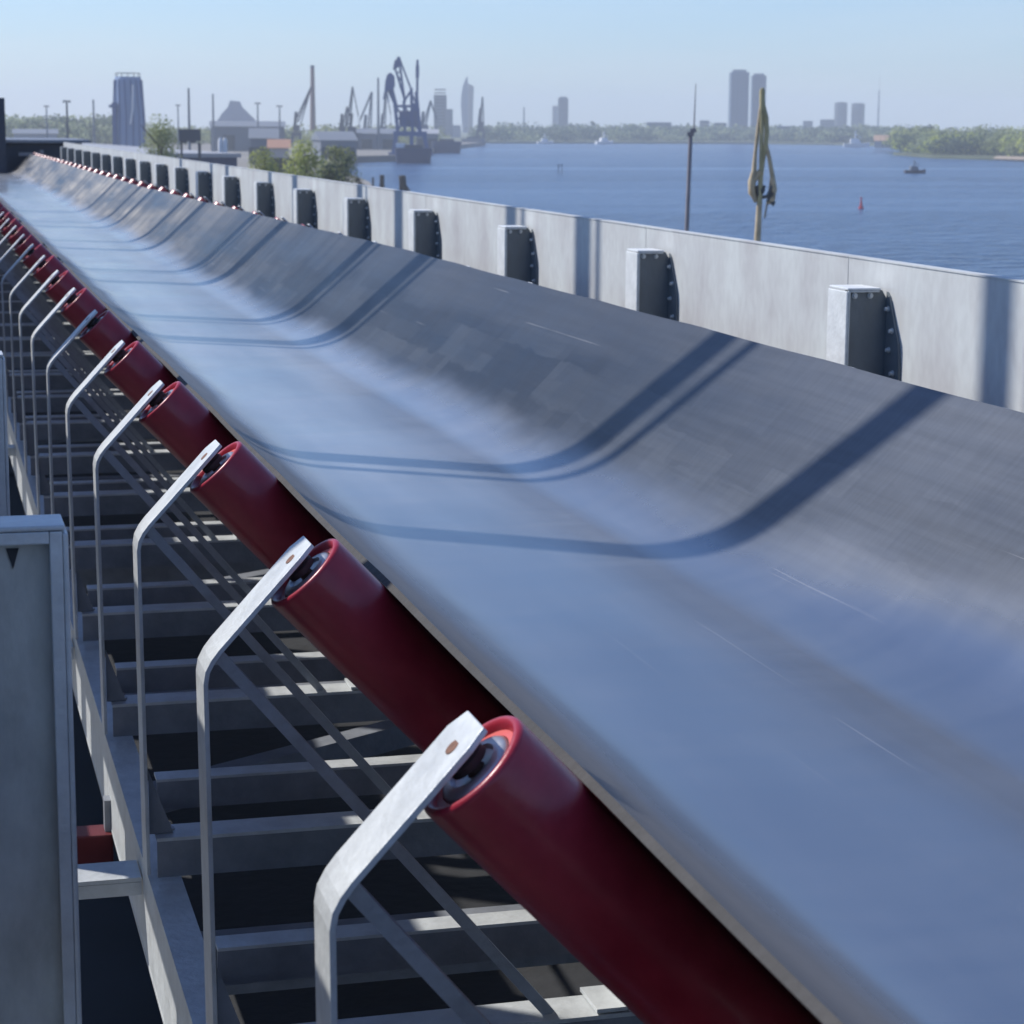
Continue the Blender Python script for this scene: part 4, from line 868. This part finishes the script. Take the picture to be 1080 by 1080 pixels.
T([(803, 100), (800, 130), (797.5, 160), (796.5, 180), (794.5, 192), (795, 203), (800, 213)], [.025, .028, .032, .045, .07, .07, .045], 'hose', YEL2)
T([(808, 150), (812, 165), (816, 185), (818.5, 200), (817, 210), (812, 214)], [.032, .036, .042, .05, .048, .04], 'hose', YEL2)
T([(812, 165), (815, 185), (812, 210), (809, 230)], [.018, .018, .018, .015], 'hose', DRK, y=.06)
T([(803, 180), (800, 186), (797, 190)], .05, 'bracket', YEL2)
T([(799, 196), (803, 212), (806, 200), (808, 196)], [.05, .06, .05, .03], 'grab', DRK)
T([(806, 208), (812, 207), (816, 196), (818, 203), (812, 212), (819, 215)], [.03, .04, .035, .04, .04, .05], 'grab_arm', DRK)

# ------------------------------------------------------------------ haze
bm = NB(); box(bm, (0, 0, 42), (11190, 11190, 86))
hz = obj('haze', bm, []); hz['kind'] = 'stuff'; tag(hz, 'thin pale blue haze lying over the whole river', 'haze')
hm = bpy.data.materials.new('thin_air_haze'); hm.use_nodes = True; nt = hm.node_tree; nt.nodes.remove(nt.nodes['Principled BSDF'])
pv = nt.nodes.new('ShaderNodeVolumePrincipled'); pv.inputs['Color'].default_value = (0.90, 0.95, 1.0, 1); pv.inputs['Density'].default_value = 0.0003
nt.links.new(pv.outputs[0], nt.nodes['Material Output'].inputs['Volume']); hz.data.materials.append(hm)

# ------------------------------------------------------------------ light
EL, AZ = R(44.5), R(53.0)          # sun to the left and somewhat ahead
sun_dir = Vector((-math.sin(AZ) * math.cos(EL), math.cos(AZ) * math.cos(EL), math.sin(EL)))
ld = bpy.data.lights.new('sun', 'SUN'); ld.energy = 5.0; ld.angle = R(0.8); ld.color = (1.0, 0.965, 0.92)
lo = bpy.data.objects.new('sun', ld); COL.objects.link(lo); lo.rotation_euler = sun_dir.to_track_quat('Z', 'Y').to_euler()
w = bpy.data.worlds.new('World'); S.world = w; w.use_nodes = True; nt = w.node_tree
sk = nt.nodes.new('ShaderNodeTexSky'); sk.sky_type = 'NISHITA'; sk.sun_disc = False; sk.sun_elevation = EL; sk.sun_rotation = -AZ
sk.air_density = 1.0; sk.dust_density = 0.3; sk.ozone_density = 2.0
tg = nt.nodes.new('ShaderNodeTexCoord'); mpg = nt.nodes.new('ShaderNodeMapping'); mpg.inputs['Scale'].default_value = (3, 3, 26); mpg.inputs['Rotation'].default_value = (0.10, 0.06, 0)
nt.links.new(tg.outputs['Generated'], mpg.inputs['Vector'])
ng = nt.nodes.new('ShaderNodeTexNoise'); ng.inputs['Scale'].default_value = 1.3; ng.inputs['Detail'].default_value = 7; nt.links.new(mpg.outputs[0], ng.inputs['Vector'])
mg_ = nt.nodes.new('ShaderNodeMapRange'); mg_.inputs['From Min'].default_value = 0.5; mg_.inputs['From Max'].default_value = 0.75; mg_.inputs['To Max'].default_value = 0.22; nt.links.new(ng.outputs['Fac'], mg_.inputs['Value'])
cl = nt.nodes.new('ShaderNodeMix'); cl.data_type = 'RGBA'; cl.inputs['B'].default_value = (7.5, 7.9, 8.2, 1); nt.links.new(mg_.outputs[0], cl.inputs['Factor'])
bg = nt.nodes['Background']; bg.inputs['Strength'].default_value = 0.112
tn = nt.nodes.new('ShaderNodeMix'); tn.data_type = 'RGBA'; tn.blend_type = 'MULTIPLY'; tn.inputs['Factor'].default_value = 1.0
tn.inputs['B'].default_value = (0.80, 1.0, 1.38, 1)          # a cool, slightly blue day
nt.links.new(sk.outputs[0], tn.inputs['A']); nt.links.new(tn.outputs['Result'], cl.inputs['A']); nt.links.new(cl.outputs['Result'], bg.inputs['Color'])
S.view_settings.view_transform = 'Standard'; S.view_settings.look = 'None'; S.view_settings.gamma = 1.0; S.view_settings.exposure = 0.0
S.cycles.volume_bounces = 2; S.cycles.max_bounces = 8
